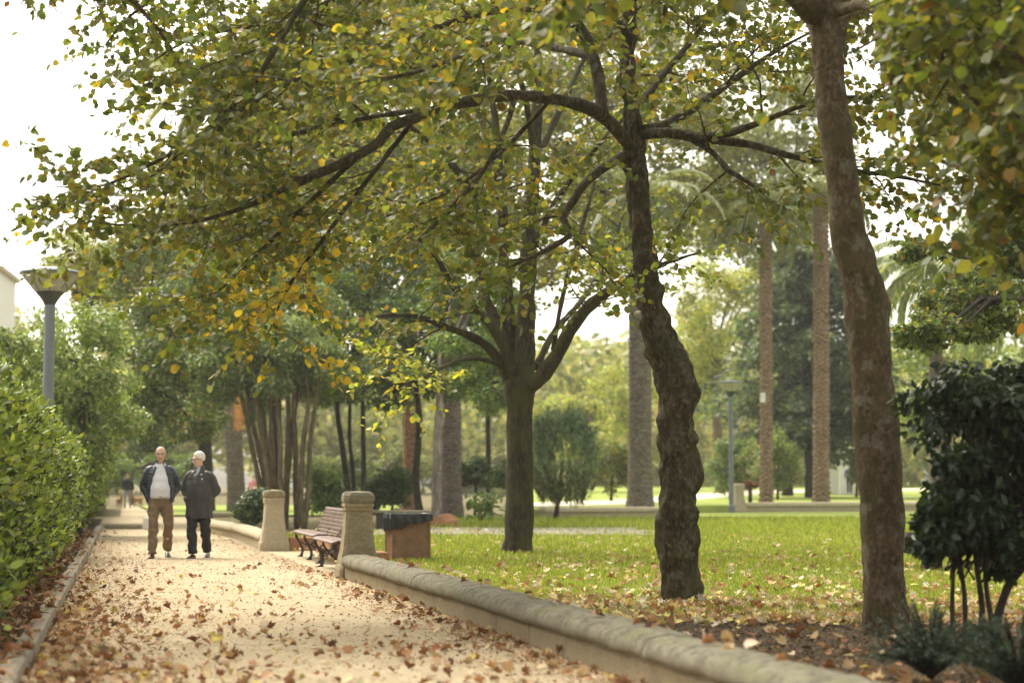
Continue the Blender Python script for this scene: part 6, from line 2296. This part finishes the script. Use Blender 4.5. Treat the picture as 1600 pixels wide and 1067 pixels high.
# two tan dogs by the far walker
def dog(px, d, label, rz, s=1.0):
    g = W(px, 793, d)
    root = empty('dog', (g.x, d, .01), rz, label, 'dog', 'dogs of the far walker')
    sets = [tube_rings(spline([(0, -.26, .40), (0, -.12, .39), (0, .1, .42), (0, .25, .43)], [.09, .125, .10, .09], .05)[0], spline([(0, -.26, .40), (0, -.12, .39), (0, .1, .42), (0, .25, .43)], [.09, .125, .10, .09], .05)[1], 12)]
    sets.append(tube_rings([(0, -.22, .44), (0, -.32, .56), (0, -.36, .62)], [.075, .06, .055], 10))
    sets.append(ell((0, -.38, .63), (.055, .075, .06)))
    sets.append(tube_rings([(0, -.42, .62), (0, -.52, .595)], [.038, .025], 10))
    for sx in (-1, 1):
        sets.append(tube_rings([(sx * .035, -.35, .67), (sx * .06, -.34, .66), (sx * .07, -.35, .60)], [.02, .02, .008], 6))
        sets.append(tube_rings([(sx * .07, -.18, .36), (sx * .07, -.20, .18), (sx * .07, -.19, .04), (sx * .07, -.23, .02)], [.045, .028, .022, .022], 8))
        sets.append(tube_rings([(sx * .07, .20, .40), (sx * .075, .14, .24), (sx * .075, .25, .15), (sx * .075, .23, .03), (sx * .075, .19, .02)], [.065, .04, .025, .022, .022], 8))
    sets.append(tube_rings(spline([(0, .26, .45), (0, .38, .50), (0, .44, .62)], [.025, .02, .012], .04)[0], [.022] * 20, 6)[:8])
    fused('body', [[[v * s for v in r] for r in q] for q in sets], M['fur'], root, .014, 1)
    for sx in (-1, 1):
        MB().rings([[v * s for v in r] for r in ell((sx * .03, -.435, .645), (.008, .006, .008), 8, 6)]).build('eye', M['eye'], root)
    MB().rings([[v * s for v in r] for r in ell((0, -.525, .60), (.014, .01, .011), 8, 6)]).build('nose', M['eye'], root)


dog(187, 87, 'tan dog close to the hedge next to the far walker in black', .5, .9)
dog(215, 88, 'orange tan dog on the open path side of the far walker in black', -.7, .95)


# birds
def bird(loc, rz, mat, label, s=1.0):
    root = empty('pigeon', loc, rz, label, 'bird', 'pigeons')
    body = tube_rings(spline([(0, .17, .10), (0, .08, .12), (0, -.02, .12), (0, -.09, .15), (0, -.11, .20)], [.02, .055, .065, .045, .028], .02)[0], spline([(0, .17, .10), (0, .08, .12), (0, -.02, .12), (0, -.09, .15), (0, -.11, .20)], [.02, .055, .065, .045, .028], .02)[1], 12)
    sets = [body, ell((0, -.115, .215), (.026, .030, .026))]
    fused('body', [[[v * s for v in r] for r in q] for q in sets], M[mat], root, .007, 1)
    MB().tube([Vector((0, -.138, .213)) * s, Vector((0, -.165, .205)) * s], [.007, .002], 6).build('beak', M['beak'], root)
    MB().box(Vector((0, .20, .095)) * s, (.05 * s, .10 * s, .012 * s), Matrix.Rotation(-.15, 3, 'X')).build('tail', M[mat], root)
    for sx in (-1, 1):
        MB().rings([[v * s for v in r] for r in ell((sx * .052, .05, .125), (.014, .10, .04))]).build('wing', M['grey_feather' if mat == 'grey_feather' else mat], root, smooth=True)
        MB().tube([Vector((sx * .02, 0, .08)) * s, Vector((sx * .02, -.005, .0)) * s], [.005, .004], 5).build('leg', M['beak'], root)


p = W(675, 818, 50)
bird((p.x, 50, .05), 1.2, 'white_feather', 'white pigeon on the lawn, closer to the litter bin than its twin', 1.35)
p = W(691, 818, 50.3)
bird((p.x, 50.3, .05), .4, 'white_feather', 'white pigeon with raised head on the lawn, nearer to the mossy trunk', 1.35)
p = W(1122, 600, 72)
bird((p.x - .02, 72, 0.05 + 4.93), 1.3, 'grey_feather', 'grey pigeon perched on the head of the slim blue grey lamp', 1.1)


# ------------------------------------------------------------------ grass blades
rng = np.random.default_rng(44)
n = 440000
u = rng.random(n)
y = 16.4 * (60.0 / 16.4) ** (u ** 1.05)
x = rng.uniform(0, 1, n)
xl = np.where(y < 23.4, -2.0 + (23.5 - y) * .229 + .36, np.where(y < 34, -2.0 + (23.5 - y) * .229 + 1.05, -2.0 + (23.5 - y) * .229 + .5))
xr = 0.30 * y + 0.5
x = xl + (xr - xl) * x
edge = 17.2 + 0.45 * np.sin(x * 1.7) + 0.25 * np.sin(x * 4.3) - np.maximum(0, x - 2.5) * 0.15
ok = (y > edge - 0.5 * rng.random(n) ** 2)
ok &= ~((np.hypot(x - root_B.location[0], y - root_B.location[1]) < .28) | (np.hypot(x - root_A.location[0], y - root_A.location[1]) < .33))
ok &= ~((y > 41.2) & (y < 48.4) & (x < 3.5 + .6 * np.sin(y * 2)) & (rng.random(n) < .93))
thin = np.array([noise.noise(Vector((float(a) * .8, float(b_) * .8, 7))) for a, b_ in zip(x[::8], y[::8])])
thin = np.repeat(thin, 8)[:n]
near = np.clip((20 - y) / 3.0, 0, 1)
ok &= rng.random(n) > near * 0.7
ok &= rng.random(n) > np.clip(-thin * 1.3 - .1, 0, .75)
ok &= ~((y > 44) & (x < -2.6))
x, y = x[ok], y[ok]
n = len(x)
pos = np.stack([x, y, np.full(n, .03)], 1)
D = norm(np.stack([rng.normal(0, .42, n), rng.normal(0, .42, n), np.ones(n)], 1))
N = norm(rng.normal(0, 1, (n, 3)))
patch = np.array([noise.noise(Vector((float(a) * .45, float(b_) * .3, 2))) for a, b_ in zip(x[::6], y[::6])])
patch = np.repeat(patch, 6)[:n]
patch = np.concatenate([patch, np.zeros(n - len(patch))])
col = pick_cols(n, [(0.15, 0.195, 0.03), (0.26, 0.305, 0.045), (0.37, 0.385, 0.07), (0.42, 0.36, 0.14)], [.34, .36, .22, .08], .22, rng)
col *= (1 + .5 * patch)[:, None]
size = rng.uniform(.03, .085, n) * np.clip(y / 26, .8, 2.0) * (1 + .5 * np.clip(patch, -1, 1))
pos[:, 2] = np.where(y > 44, .05, .03)
mb = MB().arrays(*leaves(pos, D, N, size, np.clip(col, 0, 1), 'blade'))
o = mb.build('grass', M['grass'], kind='stuff')
tag(o, 'short green grass of the lawn', 'grass')

# ------------------------------------------------------------------ fallen leaves
DRY = [(0.22, 0.095, 0.040), (0.31, 0.165, 0.08), (0.42, 0.28, 0.15), (0.52, 0.40, 0.25), (0.13, 0.07, 0.04), (0.45, 0.35, 0.08)]


def scatter(n, yr, fx, dens, zf, sr, pal, w8, seed, tilt=.3, power=1.0):
    rng = np.random.default_rng(seed)
    out = []
    a, b_ = yr
    y = a * (b_ / a) ** (rng.random(n * 3) ** power)
    xl_, xr_ = fx
    x = np.array([xl_(v) + (xr_(v) - xl_(v)) * r for v, r in zip(y, rng.random(n * 3))])
    k = np.array([rng.random() < dens(p, q) for p, q in zip(x, y)])
    x, y = x[k][:n], y[k][:n]
    m = len(x)
    N = norm(np.stack([rng.normal(0, tilt, m), rng.normal(0, tilt, m) - .05, np.ones(m)], 1))
    st = rng.random(m) < .12
    N[st] = norm(N[st] + rng.normal(0, .8, (st.sum(), 3)) * np.array([1, 1, 0]))
    D = norm(np.cross(N, rng.normal(0, 1, (m, 3))))
    size = rng.uniform(*sr, m)
    z = np.array([zf(p, q) for p, q in zip(x, y)]) + .006 + .012 * rng.random(m) + size * .22 * np.abs(D[:, 2]) + np.where(st, size * .2, 0)
    pos = np.stack([x, y, z], 1) - D * size[:, None] * .45
    col = pick_cols(m, pal, w8, .25, rng)
    return pos, D, N, size, col


def dens_path(x, y):
    l, r = kerb_x(y), wall_x(y)
    dl, dr = x - l, r - x
    q = .05 + .95 * math.exp(-(dl / .38) ** 2) + .95 * math.exp(-(dr / .30) ** 2) + .65 * math.exp(-(dl / 1.3) ** 2) * (1 if y < 20 else .5)
    nz = noise.noise(Vector((x * 1.1, y * .7, 1))) + .5 * noise.noise(Vector((x * 3.1, y * 2.0, 4)))
    q += max(0, nz) * .8
    q *= 1.0 if y < 21 else max(.10, 1 - (y - 21) / 10)
    q *= .45 + .55 * (1 - smooth01((y - 11) / 13)) + .25 * math.exp(-(min(dl, dr) / .4) ** 2)
    return min(1, q * .47)


L_path = scatter(6800, (9.5, 48), (lambda v: kerb_x(v) + .02, lambda v: wall_x(v) - .02), dens_path, path_z, (.026, .088), DRY, [.20, .24, .24, .18, .10, .04], 61, .45)
L_hedge = scatter(2400, (9.5, 45), (lambda v: kerb_x(v) - .85, lambda v: kerb_x(v) - .14), lambda x, y: .8, lambda x, y: .06, (.05, .10), DRY, [.26, .26, .2, .1, .16, .02], 62, .35)
L_kerb = scatter(110, (9.5, 40), (lambda v: kerb_x(v) - .13, lambda v: kerb_x(v)), lambda x, y: .8, lambda x, y: .125, (.05, .11), DRY, [.3, .3, .2, .1, .1, .0], 63, .2)


def dens_lawn(x, y):
    d1 = math.exp(-((y - 17.4 - .5 * math.sin(x * 1.4)) / 1.3) ** 2)
    nz = noise.noise(Vector((x * .9, y * .5, 9))) + .4 * noise.noise(Vector((x * 2.7, y * 1.6, 4)))
    edge = math.exp(-((x - wall_x(y) - .5) / .5) ** 2)
    return min(1, d1 * .95 + .16 + max(0, nz) * .6 + edge * .3) * (1 if y < 27 else .75)


def lawn_z(x, y):
    return .045 if y > 17.6 else .015


L_bed = scatter(700, (8.5, 16.5), (lambda v: wall_x(v) + .36, lambda v: .31 * v), lambda x, y: .16 + max(0, noise.noise(Vector((x * 1.5, y * 1.5, 2)))) * .8, lambda x, y: .008, (.05, .11), DRY, [.22, .28, .26, .14, .06, .04], 64, .3)
L_lawn = scatter(5200, (16.0, 46), (lambda v: max(wall_x(v) + .4, -.2 * v + 1.2 if v > 24 else -9), lambda v: .29 * v), dens_lawn, lawn_z, (.05, .105),
                 [(0.42, 0.27, 0.13), (0.56, 0.44, 0.26), (0.62, 0.54, 0.20), (0.34, 0.16, 0.07), (0.62, 0.56, 0.42)], [.26, .28, .2, .12, .14], 65, .45)
L_cope = scatter(40, (9.5, 23), (lambda v: wall_x(v) + .08, lambda v: wall_x(v) + .28), lambda x, y: .8, lambda x, y: .31, (.05, .1), DRY, [.25, .25, .25, .15, .1, .0], 66, .15)

GROUPS = [
    (L_path, 'path', 'fallen leaves on the sandy path'), (L_hedge, 'soil under the hedge', 'fallen leaves under the hedge'), (L_kerb, 'kerb', 'fallen leaves on the kerb'),
    (L_bed, 'bare soil behind the mossy wall', 'fallen leaves on the soil bed'), (L_lawn, 'lawn', 'fallen leaves on the lawn'), (L_cope, 'mossy wall', 'fallen leaves on the wall')]


def leaf_colour_word(c):
    r, g_, b_ = c
    if r < .2: return 'dark brown'
    if g_ / r > .72: return 'yellow'
    if r > .45: return 'pale tan'
    if g_ / r < .46: return 'russet'
    return 'orange brown'


allP = np.concatenate([np.concatenate([a[0], a[3][:, None], np.full((len(a[0]), 1), i), np.arange(len(a[0]))[:, None]], 1) for i, (a, _, _) in enumerate(GROUPS)])
px, py, f = project(allP[:, :3])
score = np.where((px > 10) & (px < 1590) & (py < 1060), allP[:, 3] / f, 0)
# behind the dark bushes in the corner nothing shows
score = np.where((px > 1390) & (py > 930), score * .2, score)
pickd = np.argsort(-score)[:285]
TR, FR = template('round')
fold = template('maple')[0]
fold[:, 2] += 0.9 * np.abs(fold[:, 0])
fold[:, 0] *= .62
roll = template('maple')[0]
roll[:, 2] += .55 * (roll[:, 1] - .3) ** 2 + .25 * roll[:, 0]
roll[:, 1] *= .8
rcurl = TR.copy()
rcurl[:, 2] += .5 * TR[:, 0] ** 2 + .3 * (TR[:, 1] - .5) ** 2
takes = {i: set() for i in range(len(GROUPS))}
T_, F_ = template('maple')
pool = {}
curl = T_.copy()
curl[:, 2] += 0.35 * (np.abs(curl[:, 0]) ** 1.5) + 0.18 * (curl[:, 1] - .4) ** 2
for q in pickd:
    gi, li = int(allP[q, 4]), int(allP[q, 5])
    takes[gi].add(li)
    (P_, D_, N_, S_, C_), place, grp = GROUPS[gi]
    wd_ = leaf_colour_word(C_[li])
    sh_ = li % 4
    tv_, tf_ = [(curl, F_), (fold, F_), (roll, F_), (rcurl, FR)][sh_]
    key = tuple(np.round(C_[li] * 18).astype(int)) + (sh_,)
    if key not in pool:
        me = bpy.data.meshes.new('fallen_leaf')
        fill_mesh(me, [(tv_, tf_, np.repeat(C_[li][None], len(tv_), axis=0))])
        me.materials.append(M['leaf_dry'])
        pool[key] = me
    o = bpy.data.objects.new('fallen_leaf', pool[key])
    X, Y, Z = basis(D_[li:li + 1], N_[li:li + 1])
    X, Y, Z, s_, p_ = X[0], Y[0], Z[0], S_[li], P_[li]
    o.matrix_world = Matrix(((X[0] * s_, Y[0] * s_, Z[0] * s_, p_[0]), (X[1] * s_, Y[1] * s_, Z[1] * s_, p_[1]), (X[2] * s_, Y[2] * s_, Z[2] * s_, p_[2]), (0, 0, 0, 1)))
    COL.objects.link(o)
    pl = place
    if place == 'path':
        dl, dr = p_[0] - kerb_x(p_[1]), wall_x(p_[1]) - p_[0]
        pl = 'path against the kerb' if dl < .45 else 'path at the foot of the mossy wall' if dr < .45 else 'path on its hedge side' if dl < dr else 'open path on its lawn side'
    elif place == 'lawn':
        pl = 'lawn around the twisted trunk' if abs(p_[0] - 1.65) < 1.2 else 'lawn edge by the smooth brown trunk' if p_[0] > 2.85 else 'lawn beside the mossy wall'
    tag(o, '%s dry leaf lying on the %s' % (wd_, pl), 'leaf', '%s fallen leaves on the %s' % (wd_, pl))
TEMPL = template


def leaves_curl(pos, D, N, size, col, tt):
    global template
    keep_t = template
    template = lambda k: tt
    r = leaves(pos, D, N, size, col, 'maple')
    template = keep_t
    return r


for gi, (a, place, grp) in enumerate(GROUPS):
    keep = np.ones(len(a[0]), bool)
    keep[list(takes[gi])] = False
    if keep.sum() < 3:
        continue
    mb = MB()
    q4 = [q[keep] for q in a]
    for sh_, tt in enumerate([(curl, F_), (fold, F_), (roll, F_), (rcurl, FR)]):
        if len(q4[0][sh_::4]):
            mb.arrays(*leaves_curl(*(q[sh_::4] for q in q4), tt))
    o = mb.build('leaf_litter', M['leaf_dry'], kind='stuff')
    tag(o, 'scattered dry leaves on the ' + place, 'leaves')

# crumbs of leaf and bark between the leaves
rng = np.random.default_rng(8)
n = 26000
y = 9.5 * (40 / 9.5) ** rng.random(n)
kx = -3.48 - .2 * (y - 14.3)
wx = -2.0 + (23.5 - y) * .229
e = rng.random(n)
x = np.where(e < .35, kx + np.abs(rng.normal(0, .5, n)), np.where(e < .6, wx - np.abs(rng.normal(0, .35, n)), kx + (wx - kx) * rng.random(n)))
ok = (x > kx + .02) & (x < wx - .01)
x, y = x[ok], y[ok]
n = len(x)
pos = np.stack([x, y, np.full(n, .014)], 1)
Nn = norm(np.stack([rng.normal(0, .4, n), rng.normal(0, .4, n), np.ones(n)], 1))
o = MB().arrays(*leaves(pos, norm(np.cross(Nn, rng.normal(0, 1, (n, 3)))), Nn, rng.uniform(.008, .032, n), pick_cols(n, DRY, [.25, .2, .15, .1, .3, .0], .3, rng), 'diamond')).build('leaf_crumbs', M['leaf_dry'], kind='stuff')
tag(o, 'crumbs of dry leaves scattered over the sandy path', 'leaf crumbs')
rng = np.random.default_rng(18)
n = 22000
y = 8.8 * (18.2 / 8.8) ** rng.random(n)
x = -2.0 + (23.5 - y) * .229 + .36 + rng.random(n) ** 1.2 * (.31 * y)
pos = np.stack([x, y, np.full(n, .008)], 1)
Nn = norm(np.stack([rng.normal(0, .5, n), rng.normal(0, .5, n), np.ones(n)], 1))
o = MB().arrays(*leaves(pos, norm(np.cross(Nn, rng.normal(0, 1, (n, 3)))), Nn, rng.uniform(.01, .045, n), pick_cols(n, [(0.07, 0.045, 0.025), (0.12, 0.075, 0.04), (0.22, 0.13, 0.06), (0.32, 0.22, 0.12), (0.08, 0.10, 0.03)], [.35, .3, .18, .07, .1], .3, rng), 'diamond')).build('soil_crumbs', M['leaf_dry'], kind='stuff')
tag(o, 'crumbs of soil, bark and rotted leaves on the bare bed by the wall', 'leaf crumbs')


# ------------------------------------------------------------------ thin haze over the park
mb = MB()
mb.box((0, 90, 14.0), (330, 290, 30.0))
m_, nt_, bs_, out_ = new_mat("haze_air")
nt_.nodes.remove(bs_)
pv = nt_.nodes.new("ShaderNodeVolumePrincipled")
pv.inputs['Color'].default_value = (0.95, 0.95, 0.90, 1)
pv.inputs['Density'].default_value = 0.00042
pv.inputs['Anisotropy'].default_value = 0.3
nt_.links.new(pv.outputs[0], out_.inputs['Volume'])
o = mb.build('haze', m_, kind='stuff')
tag(o, 'pale thin haze filling the air of the park', 'haze')
